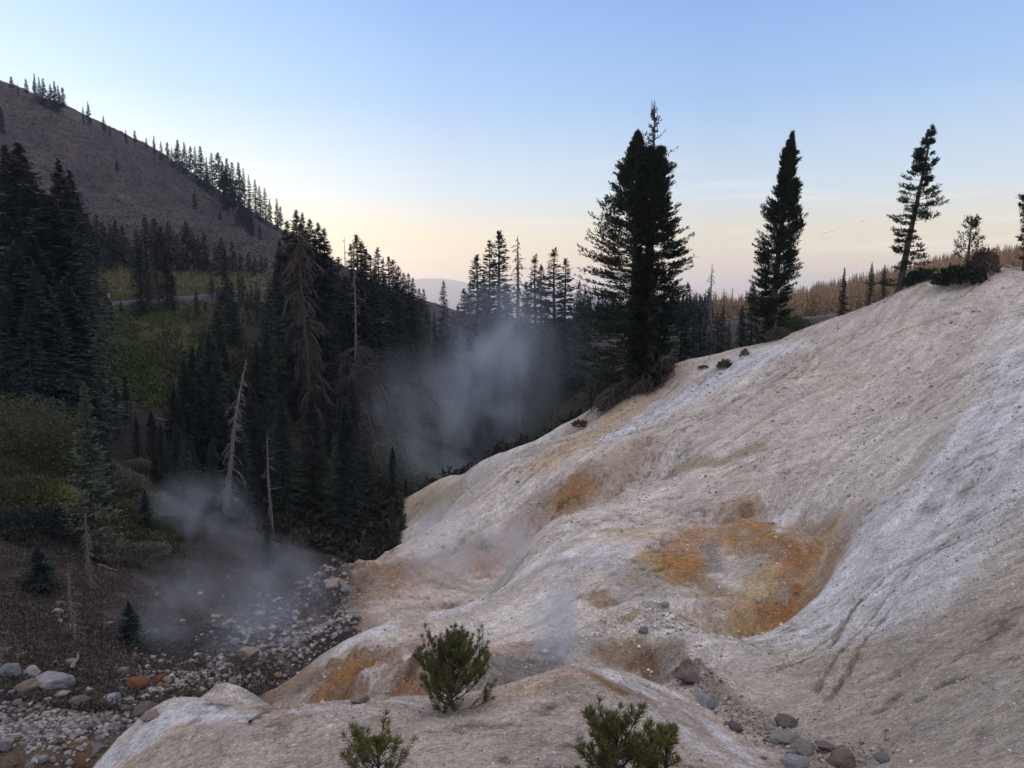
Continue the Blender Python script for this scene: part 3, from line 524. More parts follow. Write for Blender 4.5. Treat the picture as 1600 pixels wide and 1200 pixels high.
def thing(name, label, cat, loc, rotz=0, group=None):
    o = bpy.data.objects.new(name, None); sc.collection.objects.link(o); o.empty_display_size = .1
    o.location = tuple(float(v) for v in loc); o.rotation_euler = (0, 0, rotz); o['label'] = label; o['category'] = cat
    if group: o['group'] = group
    return o
def put(p, name, label, cat, px, ytop, Y, group=None, ws=1.0, rot=None, sink=.15, x=None, h=None, tilt=0., bx=None):
    """stand a plant of kind p on the ground: trunk base at column px, distance Y, tip at row ytop"""
    q = at(px, ytop, Y); X = q[0] if x is None else x
    gz = float(ground_z(X, Y)); H = h if h else q[2] - gz
    if H < .15: return None
    s = H / p.H; o = thing(name, label, cat, (X, Y, gz - sink * min(1, s)), random.uniform(0, 6.28) if rot is None else rot, group)
    o.scale = (s * ws, s * ws, s); o.rotation_euler[1] = tilt
    for me, nm in zip(p.me, p.names):
        c = bpy.data.objects.new(nm, me); sc.collection.objects.link(c); c.parent = o
    return o
def cone(r, pw=.8, r1=None, base=.85):
    return lambda h: (np.maximum(1.3 * r * (1 - h) ** (pw + .12) * np.clip(.6 + h * 3, 0, 1), .01),) * 2
def pxprof(ys, ls, rs_, y0, y1, Y):
    """crown widths measured at rows ys between tip row y0 and base row y1"""
    k = Y / 1150; hy = (y1 - np.array(ys, float)) / (y1 - y0); o = np.argsort(hy)
    return lambda h: (np.interp(h, hy[o], np.array(ls, float)[o]) * k * 1.12, np.interp(h, hy[o], np.array(rs_, float)[o]) * k * 1.12)
# ------------------------------------------------------------------ trees
firs = [proto('fir', *conifer(100 + i, 20, cone(r, .75), c0=c0, step=.42, nb=7, seg=9, up=.55, down=-.25, droop=.22, tl=.50, tw=.085, gap=g_, wood=.3, r0=.22, stubs=6), M_fir, M_bark, 20) for i, (r, c0, g_) in enumerate([(2.5, .05, .35), (3.0, .04, .3), (2.1, .08, .5), (2.7, .16, .6)])]
bfirs = [proto('fir', *conifer(120 + i, 18, cone(r, .8), c0=.04, step=.40, nb=7, seg=9, up=.45, down=-.3, droop=.3, tl=.46, tw=.085, gap=.3, wood=.35, r0=.2, stubs=4), M_firblue, M_bark, 18) for i, r in enumerate([2.4, 2.9])]
mids = [proto('fir', *conifer(140 + i, 18, cone(r, pw), c0=c0, step=.62, nb=6, seg=6, up=.5, down=-.2, droop=.25, tl=.75, tw=.15, gap=g_, r0=.24), M_fir, M_bark, 18) for i, (r, pw, c0, g_) in enumerate([(2.2, .7, .06, .4), (2.9, .8, .03, .3), (1.8, .6, .12, .5), (2.4, .6, .2, .7)])]
fars = [proto('fir', *conifer(160 + i, 15, cone(r, pw), c0=c0, step=.55, nb=7, seg=5, up=.5, down=-.2, droop=.3, tl=1.0, tw=.22, gap=g_, r0=.22), M_fir, M_bark, 15) for i, (r, pw, c0, g_) in enumerate([(1.9, .7, .08, .4), (2.6, .75, .15, .5), (1.5, .6, .1, .6), (2.2, .5, .3, .8)])]
golds = [proto('fir', (p_ := conifer(180 + i, 15, cone(r, .7), c0=.06, step=.9, nb=5, seg=4, up=.4, down=-.1, droop=.2, tl=1.2, tw=.3, gap=.3, r0=.2))[0], p_[1], M_sungold, M_bark, 15) for i, r in enumerate([1.9, 2.5, 1.6])]
spire = proto('snag', *snag(201, 18, cone(1.7, .6), n=120, sub=5, droop=1.3, up=.45, r0=.26, c0=.12, tip=.022, thin=1.8, curl=.3), M_grey, M_grey, 18, ('branches', 'trunk'))
ORD = 'leftmost|second from the left|third from the left|fourth from the left|fifth from the left|sixth from the left|seventh from the left|eighth from the left|ninth from the left|tenth from the left|eleventh from the left|twelfth from the left|thirteenth from the left|fourteenth from the left|fifteenth from the left|sixteenth from the left|seventeenth from the left'.split('|')
def ordinal(i, n):
    return ORD[i] if i < (n + 1) // 2 else ('rightmost' if i == n - 1 else ORD[n - 1 - i].replace('left', 'right'))
def grp(p, pts, name, label, cat, group, ws=(.85, 1.2)):
    ws = (ws[0] * 1.05, ws[1] * 1.35)
    pts = sorted(pts); n = len(pts)
    for i, (px, yt, Y) in enumerate(pts): put(random.choice(p), name, label + (', ' + ordinal(i, n) if n <= 34 else ''), cat, px, yt, Y, group, random.uniform(*ws))
SK = [(17,119),(27,129),(40,123),(53,114),(60,120),(67,122),(78,131),(84,126),(90,132),(97,136),(129,165),(137,158),(161,180),(171,195),(196,201),(210,203),(228,215),(240,211),(251,220),(261,222),(268,228),(277,218),(287,222),(297,228),(304,228),(312,228),(322,245),(330,238),(340,238),(347,252),(354,247),(362,253),(372,253),(380,262),(388,272),(398,280),(405,290),(413,293),(421,310),(432,310),(438,322)]
def skyY(px): return float(np.interp(px, [0, 50, 150, 260, 385, 440, 525], [400, 402, 408, 412, 418, 420, 420])) * .985
LBL = {17: 'small fir at the far left end of the hill skyline', 53: 'tallest thin-crowned fir in the skyline clump at upper left', 97: 'fir at the right edge of the upper left skyline clump', 137: 'lone thin fir standing apart on the bare upper skyline', 161: 'short dark fir just below the lone skyline fir', 196: 'small slim fir alone on the skyline rock', 277: 'wide-branched fir at the start of the dense skyline row', 432: 'pointed fir at the lower end of the hill skyline row'}
_sk = [q[0] for q in SK if q[0] not in LBL]
for px, yt in SK:
    put(random.choice(fars[:2] + fars[3:] + mids[:2]), 'fir_tree', LBL.get(px, 'dark fir in the row along the bare hill skyline' + (', ' + ordinal(_sk.index(px), len(_sk)) if px in _sk else '')), 'fir tree', px, yt, skyY(px), 'firs along the hill skyline', random.uniform(.7, 1.35))
grp(fars, [(0,165,335),(182,250,345),(303,298,350),(343,328,345),(297,340,325),(322,262,405),(352,262,400),(362,290,385),(375,300,380),(385,325,350),(392,335,345),(370,330,350),(78,205,370),(140,305,340),(356,345,330),(405,350,345),(240,330,300),(388,310,375),(378,318,370),(350,290,385)], 'fir_tree', 'dark fir standing alone on the brown scree of the hill', 'fir tree', 'firs dotted over the scree')
grp(mids, [(150, 335, 202), (160, 345, 200), (172, 350, 202), (180, 343, 203), (190, 352, 201), (200, 370, 198), (212, 355, 202), (225, 338, 204), (240, 340, 204), (250, 352, 200), (262, 345, 203), (275, 365, 201), (290, 345, 205), (300, 360, 200), (309, 366, 203), (318, 362, 202), (335, 378, 201), (350, 385, 200), (362, 375, 202), (375, 395, 200), (388, 392, 202), (398, 400, 200), (408, 398, 203), (415, 402, 202), (140, 352, 200), (128, 340, 202), (170, 365, 192), (205, 385, 194), (345, 370, 190), (285, 380, 196), (395, 415, 188), (322, 395, 194), (250, 385, 196)], 'fir_tree', 'dark fir in the belt between the grassy meadow and the scree', 'fir tree', 'fir belt above the meadow', (1.25, 1.6))
grp(firs, [(6,222,92),(28,218,90),(44,262,84),(66,292,88),(90,246,98),(108,262,108),(76,300,76),(120,300,118),(134,330,128),(20,350,68),(46,362,66),(62,385,70),(86,340,76),(112,370,92),(4,395,62),(34,420,60),(14,300,80),(55,320,78),(95,330,104),(125,395,110)], 'fir_tree', 'tall dark fir in the dense stand at the left edge', 'fir tree', 'dense fir stand at the left edge', (1.15, 1.5))
grp(bfirs, [(22,372,60),(52,405,58),(100,430,62),(118,455,63),(84,470,59),(66,430,60),(8,450,57),(130,510,66),(40,480,56)], 'fir_tree', 'blue-tinged fir at the front of the stand at left', 'fir tree', 'blue-tinged firs in front of the left stand', (1.2, 1.5))
grp(firs, [(215,386,134),(228,402,140),(243,372,146),(258,398,140),(268,425,142)], 'fir_tree', 'tall fir in the clump in front of the grassy meadow', 'fir tree', 'clump of firs crossing the road edge', (1.3, 1.5))
grp(mids, [(173,472,128),(292,480,130),(306,452,132),(320,470,140),(350,412,128),(362,440,126),(378,430,150),(392,440,145),(405,445,150),(330,430,158),(345,455,150),(298,470,150),(415,460,135),(140,440,150),(148,430,158),(188,468,140),(164,435,150),(340,445,140),(356,430,136),(372,425,142),(386,450,138),(400,440,136),(420,440,130),(410,470,122),(365,470,118),(338,475,116)], 'fir_tree', 'dark fir standing near the mountain road', 'fir tree', 'firs along the mountain road', (1.0, 1.45))
grp(firs, [(300,540,74),(312,520,76),(325,515,72),(338,548,70),(350,535,76),(286,560,70),(270,600,66),(330,590,64),(195,585,80),(180,600,74),(160,590,72),(235,640,66),(212,650,68),(360,590,66),(345,620,62),(250,660,60),(150,610,66),(310,600,64),(380,560,80),(400,530,86),(415,500,92),(395,610,70),(275,655,58),(300,690,57),(240,700,60),(330,680,56),(372,660,60)], 'fir_tree', 'dark fir in the shaded ravine below the green slope', 'fir tree', 'firs in the shaded ravine', (.9, 1.2))
grp(firs, [(436,372,116),(448,340,112),(462,325,110),(472,330,114),(484,340,116),(497,345,110),(506,352,112),(516,400,118),(430,420,118),(455,430,98),(500,440,96),(520,470,100)], 'fir_tree', 'tall fir packed behind the big brown dead tree', 'fir tree', 'firs behind the brown dead tree', (.95, 1.25))
grp(mids, [(528,400,128),(548,380,126),(557,366,124),(564,375,128),(571,388,130),(578,396,134),(590,385,136),(598,402,138),(607,400,140),(614,405,144),(622,415,146),(630,425,150),(638,425,152),(645,432,154),(655,450,158),(662,450,160),(584,420,120),(600,430,124),(618,440,128),(640,455,135),(668,475,165),(560,420,112),(540,430,112),(678,485,160),(650,470,140)], 'fir_tree', 'dark pointed fir in the treeline falling towards the valley gap', 'fir tree', 'treeline falling towards the valley gap', (1.0, 1.3))
put(mids[0], 'fir_tree', 'lone slender fir standing in the valley gap before the far mountain', 'fir tree', 693, 438, 150, None, 1.2)
put(mids[2], 'fir_tree', 'slim fir left of the pair rising from the steam', 'fir tree', 745, 396, 120, None, 1.6)
put(mids[3], 'fir_tree', 'shorter left fir of the pair rising from the steam', 'fir tree', 765, 374, 118, None, 1.1)
put(mids[2], 'fir_tree', 'tallest fir rising from the steam in the centre', 'fir tree', 780, 359, 117, None, 1.5)
put(spire, 'dead_tree', 'pale bare tree with drooping branches above the steam', 'dead tree', 809, 366, 112, None, 1.3)
put(mids[1], 'fir_tree', 'fir just right of the pale bare tree above the steam', 'fir tree', 836, 396, 114, None, 1.3)
put(mids[1], 'fir_tree', 'broad fir with layered boughs nearest the big twin trees', 'fir tree', 866, 386, 110, None, 1.6)
put(mids[0], 'fir_tree', 'fir tucked behind the broad layered fir in the centre', 'fir tree', 884, 402, 116, None, 1.5)
grp(mids, [(725,450,124),(735,438,126),(715,475,132),(708,485,136),(755,430,114),(790,440,112),(846,410,120),(822,440,110),(905,440,110),(898,470,104),(915,450,100),(690,500,140),(700,510,130),(680,505,138),(750,500,100),(770,520,98)], 'fir_tree', 'fir half veiled by steam in the centre of the valley', 'fir tree', 'firs half veiled by steam', (.9, 1.2))
rr_ = random.Random(5)
low = []
for i in range(34):
    px = rr_.uniform(395, 645); Y = rr_.uniform(64, 104); base = 600 + (px - 400) * -.02; low.append((px, (rr_.uniform(590, 730) if px < 565 else rr_.uniform(690, 780)) - (Y - 64) * 1.6 + (640 - px) * .05, Y))
grp(firs, low, 'fir_tree', 'dark fir in the crowded valley bottom', 'fir tree', 'crowded firs in the valley bottom', (.9, 1.3))
low2 = [(rr_.uniform(640, 940), rr_.uniform(490, 600), rr_.uniform(98, 120)) for i in range(22)]
grp(mids, [(a_, b_, c_) for a_, b_, c_ in low2], 'fir_tree', 'dim fir on the valley side behind the steam', 'fir tree', 'dim firs behind the steam', (.9, 1.3))
# behind the ridge on the right
put(mids[3], 'dead_tree', 'rusty half-dead fir close behind the ridge beside the big twin trees', 'dead tree', 1075, 440, 84, None, 1.1)
put(spire, 'dead_tree', 'bare-topped spire tree behind the ridge in the gap', 'dead tree', 1113, 410, 86, None, 1.1)
grp(mids, [(1104,478,86),(1122,485,84),(1130,476,88),(1095,490,82),(1066,470,82),(1085,478,90),(1140,500,84)], 'fir_tree', 'dark fir crowded round the bare-topped spire', 'fir tree', 'firs behind the saddle of the ridge')
put(firs[1], 'fir_tree', 'bushy dark fir leaning on the left of the tall ridge tree', 'fir tree', 1177, 438, 68, None, 1.4)
put(firs[0], 'fir_tree', 'low fir at the foot of the tall ridge tree', 'fir tree', 1160, 475, 70, None, 1.2)
put(firs[2], 'fir_tree', 'young slim fir standing alone beyond the ridge crest', 'fir tree', 1320, 416, 66, None, 1.0)
put(bfirs[0], 'fir_tree', 'short fir left of the leaning tree on the crest', 'fir tree', 1363, 408, 63, None, 1.0); put(bfirs[1], 'fir_tree', 'dense small fir hugging the leaning tree', 'fir tree', 1383, 412, 62, None, .9)
gl = []
for i in range(0):
    px = rr_.uniform(1085, 1345) if i % 3 else rr_.uniform(1440, 1620); Y = rr_.uniform(430, 640)
    gl.append((px, Y))
for px, Y in gl:
    d_ = ray(px, 460); X = d_[0] / d_[1] * Y
    put(rr_.choice(golds), 'fir_tree', 'sunlit golden fir in the forest beyond the ridge', 'fir tree', px, 0, Y, 'sunlit golden firs beyond the ridge', rr_.uniform(.9, 1.2), x=X, h=rr_.uniform(13, 22))
# the big trees on the ridge
def hero(seed, px, y0, y1, Y, ys, ls, rs_, label, mat=M_ridge, lean_px=0, **k):
    H = (y1 - y0) * Y / 1150; cr, tr = conifer(seed, H, pxprof(ys, ls, rs_, y0, y1, Y), lean=lean_px * Y / 1150, **k)
    p = proto('pine', cr, tr, mat, M_bark, H); o = put(p, 'pine_tree', label, 'tree', px, y0, Y, None, 1, rot=0, sink=.3); return o
hero(301, 992, 195, 600, 60, [195,210,240,262,300,340,380,420,460,500,540,575], [1,6,16,30,46,60,70,76,76,78,84,74], [1,5,12,14,11,10,11,12,16,26,40,30], 'left tree of the big dark pair on the ridge, with a full bushy crown', c0=.03, step=.42, nb=13, seg=15, up=.55, down=-.35, droop=-.05, tl=.42, tw=.05, tuft=6, gap=.30, wood=.5, r0=.38, lean_px=6, stubs=25)
hero(302, 1022, 225, 585, 58, [225,240,262,268,300,340,365,385,420,450,470,500,540,560], [8,10,9,8,8,9,9,10,14,18,24,30,26,12], [10,16,20,32,38,36,50,52,48,44,38,38,34,24], 'right tree of the big dark pair on the ridge, topped by a thin bare leader', c0=.05, step=.42, nb=11, seg=16, up=.35, down=-.3, droop=0, tl=.42, tw=.05, tuft=6, gap=.45, wood=.5, r0=.36, stubs=30)
def child_mesh(parent, name, vf, mat, smooth=True): return link_mesh(name, vf[0], vf[1], mat, parent, smooth)
def add_leader(o, px, y0, y1, Y, w_, seed, z_of):
    k = Y / 1150; H = (y1 - y0) * k; br, tr = snag(seed, H, lambda h: (w_ * k * (1.1 - .75 * h),) * 2, n=46, sub=5, droop=-.15, r0=.09, c0=.02, up=.75, tip=.012, curl=.2, subl=.4)
    rs = np.random.RandomState(seed); B = br[0][rs.randint(0, len(br[0]), 420)]; B = B[B[:, 2] < H * .9]; d = unit(rs.normal(0, 1, B.shape) + [0, 0, .8])
    V, Fc = join([br, tr]); V = V + np.array([0, 0, z_of]); child_mesh(o, 'bare_leader', (V, Fc), M_bark)
    kv, kf = kites(B + np.array([0, 0, z_of]), d, unit(np.cross(d, rs.normal(0, 1, d.shape))), .26, .05); child_mesh(o, 'needle_tufts', (kv, kf), M_ridge, False)
twin2 = [o for o in sc.objects if o.get('label', '').startswith('right tree of the big dark pair')][0]
add_leader(twin2, 1022, 160, 262, 58, 24, 303, (585 - 262) * 58 / 1150)
hero(304, 1215, 198, 535, 63, [198,215,235,262,290,315,345,380,420,450,480,505,525], [1,4,10,12,20,40,22,38,26,40,30,38,30], [1,3,16,12,22,16,30,20,32,20,28,30,28], 'tall narrow shaggy tree standing alone on the ridge', lean_px=24, c0=.05, step=.42, nb=11, seg=13, up=.5, down=-.15, droop=-.05, tl=.42, tw=.05, tuft=6, gap=.5, wood=.4, r0=.34)
hero(305, 1420, 187, 440, 56, [187,200,215,235,255,275,300,330,355,375,395,415,432], [1,5,9,15,19,23,27,40,36,34,44,46,30], [1,5,9,12,16,22,40,38,24,36,44,34,30], 'tall leaning tree with open ragged layers of boughs on the crest', lean_px=36, c0=.07, step=.62, nb=6, seg=14, up=.3, down=-.32, droop=-.02, tl=.34, tw=.045, tuft=6, gap=.55, wood=1, r0=.26)
hero(306, 1516, 333, 428, 51, [333,345,360,375,390,405,420], [2,12,18,20,20,14,8], [2,12,16,20,26,28,10], 'small open-crowned pine on the crest above a dark bush', lean_px=3, c0=.15, step=.40, nb=5, seg=8, up=.8, down=.15, droop=-.1, tl=.24, tw=.035, tuft=4, gap=.5, wood=1, r0=.10)
hero(307, 1612, 292, 430, 50, [292,310,330,360,400], [2,16,12,10,8], [2,14,18,20,10], 'ragged tree at the right edge with one bough in view', c0=.2, step=.5, nb=6, seg=8, up=.3, down=-.1, droop=.05, tl=.34, tw=.045, tuft=6, gap=.5, wood=1, r0=.2)
# dead trees
def deadtree(seed, px, y0, y1, Y, ys, ls, rs_, label, mat, lean_px=0, name='dead_tree', cat='dead tree', base=True, **k):
    H = (y1 - y0) * Y / 1150; p = pxprof(ys, ls, rs_, y0, y1, Y); br, tr = snag(seed, H, p, lean=lean_px * Y / 1150, **k)
    X = at(px, y1, Y)[0]; o = thing(name, label, cat, (X, Y, float(ground_z(X, Y)) if base else at(px, y1, Y)[2])); 
    if base: s_ = (at(px, y0, Y)[2] - o.location.z) / H; o.scale = (1, 1, s_)
    child_mesh(o, 'branches', br, mat); child_mesh(o, 'trunk', tr, mat); return o
deadtree(401, 486, 350, 760, 80, [350,375,400,430,480,520,560,620,680,740], [9,31,32,22,24,30,25,22,24,14], [9,28,26,20,26,24,27,24,20,14], 'huge brown dead tree with drooping bare boughs in the valley', M_brown, lean_px=-6, n=260, sub=11, droop=1.3, up=.35, r0=.45, c0=.02, curl=.5, subl=.55, thin=1.9, tip=.022)
deadtree(402, 348, 560, 860, 52, [560,590,620,680,740,800,850], [1,6,10,12,16,20,22], [1,10,26,30,30,26,20], 'pale leaning snag with curled bare twigs above the creek', M_grey, lean_px=52, n=90, sub=12, droop=1.3, up=.25, r0=.22, c0=.03, curl=.8, thin=1.0)
deadtree(403, 422, 674, 800, 60, [674,700,740,790], [2,10,14,12], [2,10,14,14], 'straight pale dead trunk standing against the dark firs', M_grey, n=30, sub=4, droop=.5, r0=.16)
deadtree(404, 119, 880, 1055, 27.5, [880,900,940,1000,1040], [2,8,12,18,16], [2,10,16,18,18], 'thin bare grey sapling with spiky twigs on the creek bank', M_grey, n=70, sub=8, droop=.6, r0=.045, tip=.006, c0=.02, thin=.5)
deadtree(405, 140, 800, 905, 33, [800,830,860,890], [2,8,12,12], [2,8,12,14], 'dead grey trunk hung with tangled twigs below the small fir', M_grey, n=90, sub=10, droop=1.3, r0=.08, tip=.007, c0=.05, thin=.8)
deadtree(406, 556, 372, 545, 108, [372,400,450,500], [2,10,12,10], [2,10,12,10], 'bare-topped grey tree rising in front of the falling treeline', M_grey, n=60, sub=4, droop=.5, r0=.2, tip=.02)
deadtree(407, 541, 370, 480, 118, [370,400,450], [2,9,11], [2,9,11], 'thin bare tree with broken top at the left of the falling treeline', M_grey, n=46, sub=4, droop=.3, r0=.18, tip=.02)
deadtree(408, 797, 490, 600, 100, [490,520,590], [2,5,6], [2,5,6], 'slim pale pole of a dead tree inside the steam', M_grey, n=14, sub=3, droop=.5, r0=.12)
deadtree(409, 810, 520, 640, 96, [520,560,620], [2,5,6], [2,5,6], 'pale dead stem beside the pole in the steam', M_grey, lean_px=5, n=14, sub=3, droop=.5, r0=.14)
deadtree(410, 1050, 470, 585, 60, [470,500,550], [20,24,26], [16,20,22], 'lower dead boughs hanging round the big twin trees', M_grey, n=70, sub=6, droop=.9, r0=.08, name='dead_sapling') if 0 else None
deadtree(411, 562, 540, 700, 72, [540,580,640], [22,30,20], [34,50,26], 'brown fan of dead boughs beside the huge dead tree', M_brown, n=120, sub=9, droop=1.3, up=.8, r0=.16, c0=.25, thin=1.2)
# exposed roots under the big pair, hanging down the ash face
def roots(seed, pts, label, n, l0, l1):
    rs = np.random.RandomState(seed); P = []; h0 = [at(*p) for p in pts]; [q.__setitem__(2, float(ground_z(q[0], q[1]))) for q in h0]; c = np.mean(h0, 0)
    for i in range(n):
        k = rs.uniform(0, len(h0) - 1); j = int(k); b = h0[j] * (1 - k + j) + h0[min(j + 1, len(h0) - 1)] * (k - j); b = b - c + rs.normal(0, .2, 3) + np.array([0, -.3, .75])
        l = rs.uniform(l0, l1); s = np.linspace(0, 1, 8)[:, None]; a = rs.uniform(-1, 1)
        q = b + s * l * np.array([a * .6 - .25, -.75, .25]) + s ** 2 * np.array([-.1 * l, .2 * l, -.75 * l]) + np.cumsum(rs.normal(0, .07, (8, 3)), 0) * (s > 0)
        q[:, 2] = np.maximum(q[:, 2], ground_z(q[:, 0] + c[0], q[:, 1] + c[1]) - c[2] + rs.uniform(.02, .35)); P.append((q, rs.uniform(.02, .07) * (1 - s[:, 0]) ** .6 + .010))
    o = thing('tree_roots', label, 'roots', c); child_mesh(o, 'root_tangle', tubes(P, 4), M_brown)
    rs2 = [(p[0][::2], p[1][::2] * 2.2) for p in P[:n // 12]]; child_mesh(o, 'root_stem', tubes(rs2, 6), M_bark)
roots(421, [(992,600,59),(975,604,59),(955,612,58.5),(940,620,58)], 'dark tangle of bare roots spilling down the ash below the left big tree', 260, .8, 2.3)
roots(422, [(1050,574,59.5),(1028,580,58.5),(1004,590,58)], 'grey matted roots overhanging the ridge under the right big tree', 260, .7, 1.9)
# saplings and nearer firs on the left bank
def single(seed, px, y0, Y, label, mat, r, H=6, name='fir_tree', cat='fir tree', **k):
    kk = dict(c0=.04, step=.20, nb=6, seg=9, up=.5, down=-.05, droop=.12, tl=.26, tw=.045, gap=.25, wood=.8, r0=.07); kk.update(k)
    cr, tr = conifer(seed, H, cone(r, .85), **kk); p = proto(name, cr, tr, mat, M_bark, H); return put(p, name, label, cat, px, y0, Y, rot=0)
single(431, 130, 592, 37, 'slim pale-green fir sapling with upturned boughs on the near left bank', M_small, 1.35, 8.5, gap=.2, step=.26, tl=.34, tw=.05)
single(432, 288, 680, 50, 'bluish young fir beside the steam patch above the creek', M_firblue, 1.1, 6.5)
single(433, 417, 820, 46, 'little bluish fir at the foot of the valley trees', M_firblue, .65, 2.7, step=.13, tl=.2)
single(434, 225, 762, 44, 'small dark-green fir on the shoulder of the bank', M_fir, .95, 3.6, step=.14, tl=.25)
single(435, 57, 850, 31, 'bushy dark sapling low on the left bank', M_fir, .95, 1.9, step=.10, tl=.22)
single(436, 200, 935, 28.5, 'dark green bushy sapling just above the creek boulders', M_fir, .75, 2.4, step=.10, tl=.2)
single(437, 165, 690, 44, 'half-grown dark fir behind the pale-green sapling', M_fir, 1.6, 8, step=.25)
single(438, 526, 690, 68, 'yellowish-green young fir in front of the dark valley firs', M_small, 1.6, 6, step=.25, tl=.35)
single(439, 570, 700, 70, 'slender fir with a pale stem low in the valley', M_firblue, 1.5, 6, step=.25, tl=.35)
single(440, 345, 790, 49, 'dim little fir beside the foot of the leaning snag', M_firblue, .8, 3.2, step=.16)
# shrubs
def shrub(seed, px, py, r, h, n, ls, mat, label, name='shrub', Y=None, group=None):
    p = hit(px, py) if Y is None else at(px, py, Y)
    z = float(ground_z(p[0], p[1])); o = thing(name, label, 'shrub', (p[0], p[1], z - .05), random.uniform(0, 6), group)
    child_mesh(o, 'foliage', mound(seed, r, h, n, ls), mat, False); child_mesh(o, 'stems', stems_mesh(seed, r * .8, h * .8, 14, .02 * max(.5, r)), M_bark); return o
shrub(501, 1133, 574, .55, .62, 700, .14, M_shrub, 'round green bush on the white streak below the saddle')
shrub(502, 1163, 556, .34, .55, 300, .12, M_fir, 'tiny upright fir shrub near the top of the white streak')
shrub(503, 1100, 575, .40, .22, 260, .12, M_shrub, 'flat little bush on the tan edge of the slope')
shrub(504, 1216, 530, 1.0, .9, 1500, .2, M_willow, 'grey-green bush at the foot of the tall ridge tree')
shrub(505, 1193, 535, .9, .7, 900, .2, M_deadneedle, 'brownish bush left of the grey-green one on the ridge')
shrub(506, 1243, 505, 1.3, 1.6, 2600, .24, M_shrub, 'leafy green bush on the right side of the tall ridge tree', Y=62)
shrub(507, 1500, 425, 1.5, 1.15, 2600, .24, M_ridge, 'wide dark bush spreading beneath the small pine on the crest', Y=50.5)
shrub(508, 1536, 420, 1.0, 1.5, 1400, .22, M_deadneedle, 'brown-tinged bush at the right of the crest pine', Y=51)
shrub(509, 1440, 440, 1.1, .8, 1500, .24, M_fir, 'low green bush round the foot of the leaning tree', Y=55.5)
shrub(510, 911, 665, .9, .35, 420, .22, M_deadneedle, 'sparse dry bush lying on the tan slope under the roots')
for i, (px, py, r, h, lb) in enumerate([(20,690,4.2,3.0,'dense rounded green thicket at the left edge of the bank'), (60,700,2.6,1.3,'low olive shrub on top of the near left bank'), (85,725,2.2,1.1,'sprawling olive shrub with yellow tips on the near bank'), (30,775,2.2,1.0,'low shrub on the upper slope of the near bank'),
      (75,790,2.0,1.1,'yellowish shrub halfway down the near bank'), (110,770,1.8,.9,'shrub beside the pale-green sapling'), (45,835,2.4,1.3,'dark green shrub mass low on the near bank'), (95,830,1.8,1.0,'dark shrub right of the low green mass'), (225,865,1.3,.5,'dry yellow-brown clump below the bank'),
      (180,760,2.0,.9,'greyish shrub on the shoulder of the bank'), (230,790,1.6,.8,'pale shrub at the edge of the bank above the steam'), (255,820,1.3,.6,'small dry shrub where the bank drops to the creek'), (215,735,1.6,.9,'grey shrub near the crest of the bank')]):
    shrub(520 + i, px, py, r, h, int(1700 * r), .15, [M_shrub, M_shrub, M_shrub, M_shrub, M_young, M_shrub, M_fir, M_fir, M_willow, M_willow, M_willow, M_willow, M_willow][i], lb)
for i, (px, py, Y, r, h, lb) in enumerate([(605,560,88,4.5,6,'tall pale willow thicket on the valley side'), (628,605,84,4.5,5.5,'grey-green willow thicket lower on the valley side'), (590,590,80,3.5,4.5,'dim willow clump left of the pale thicket'), (655,600,86,4.5,5.5,'willow clump fading into the steam'), (660,560,96,5,5,'upper willow clump near the valley gap'), (430,540,112,6,5,'dark green thicket in front of the tall firs'), (390,560,108,5,5,'green thicket above the leaning snag'),(690,600,104,5,6,'faint willow thicket behind the steam'),(600,655,84,3.5,4,'greenish thicket deep in the valley')]):
    shrub(550 + i, px, py, r, h, 5200, .45, M_willow if i not in (5, 6) else M_shrub, lb, 'willow_thicket' if i not in (5, 6) else 'thicket', Y=Y)
def log(seed, pts, r, label, mat=M_grey, twigs=8, lift=.1):
    rs = np.random.RandomState(seed); h0 = np.array([hit(*q) + np.array([0, 0, lift]) for q in pts]); c = h0.mean(0); s = np.linspace(0, len(pts) - 1, 12); p = np.stack([np.interp(s, range(len(pts)), h0[:, k]) for k in range(3)], -1) - c; p += np.cumsum(rs.normal(0, r * .25, p.shape), 0)
    o = thing('fallen_log', label, 'log', c); child_mesh(o, 'trunk', tubes([(p, r * np.linspace(1, .4, 12))], 8), mat); P = []
    for i in range(twigs): j = rs.randint(2, 11); d = unit(rs.normal(0, 1, 3) + [0, -.2, .5]); q = np.linspace(0, 1, 5)[:, None]; P.append((p[j] + q * d * r * rs.uniform(5, 14) + q ** 2 * rs.normal(0, 2 * r, 3), r * .28 * (1 - q[:, 0]) + .005))
    if P: child_mesh(o, 'branches', tubes(P, 4), mat)
log(451, [(184,636),(210,645)], .16, 'short pale log lying in the shade behind the near bank'); log(452, [(240,655),(270,658),(312,664)], .11, 'long pale fallen trunk with stubs in front of the dark ravine', twigs=14)
log(453, [(152,886),(178,891)], .10, 'bleached piece of wood on the dark bank', twigs=3); log(454, [(145,1108),(165,1112),(180,1120)], .06, 'thin bare branch with many twigs among the creek stones', M_brown, 34, .2)
log(455, [(392,1130),(405,1122),(412,1117)], .022, 'bit of weathered driftwood on the foreground knoll', twigs=0, lift=.02); log(456, [(113,1052),(121,1030)], .09, 'broken grey trunk leaning by the creek boulders', twigs=0, lift=.15)
log(457, [(530,790),(560,785),(590,800)], .09, 'pale fallen stem at the bottom of the dark firs', twigs=8); log(458, [(470,850),(500,852),(530,862)], .10, 'dead trunk lying across the head of the creek', twigs=8)
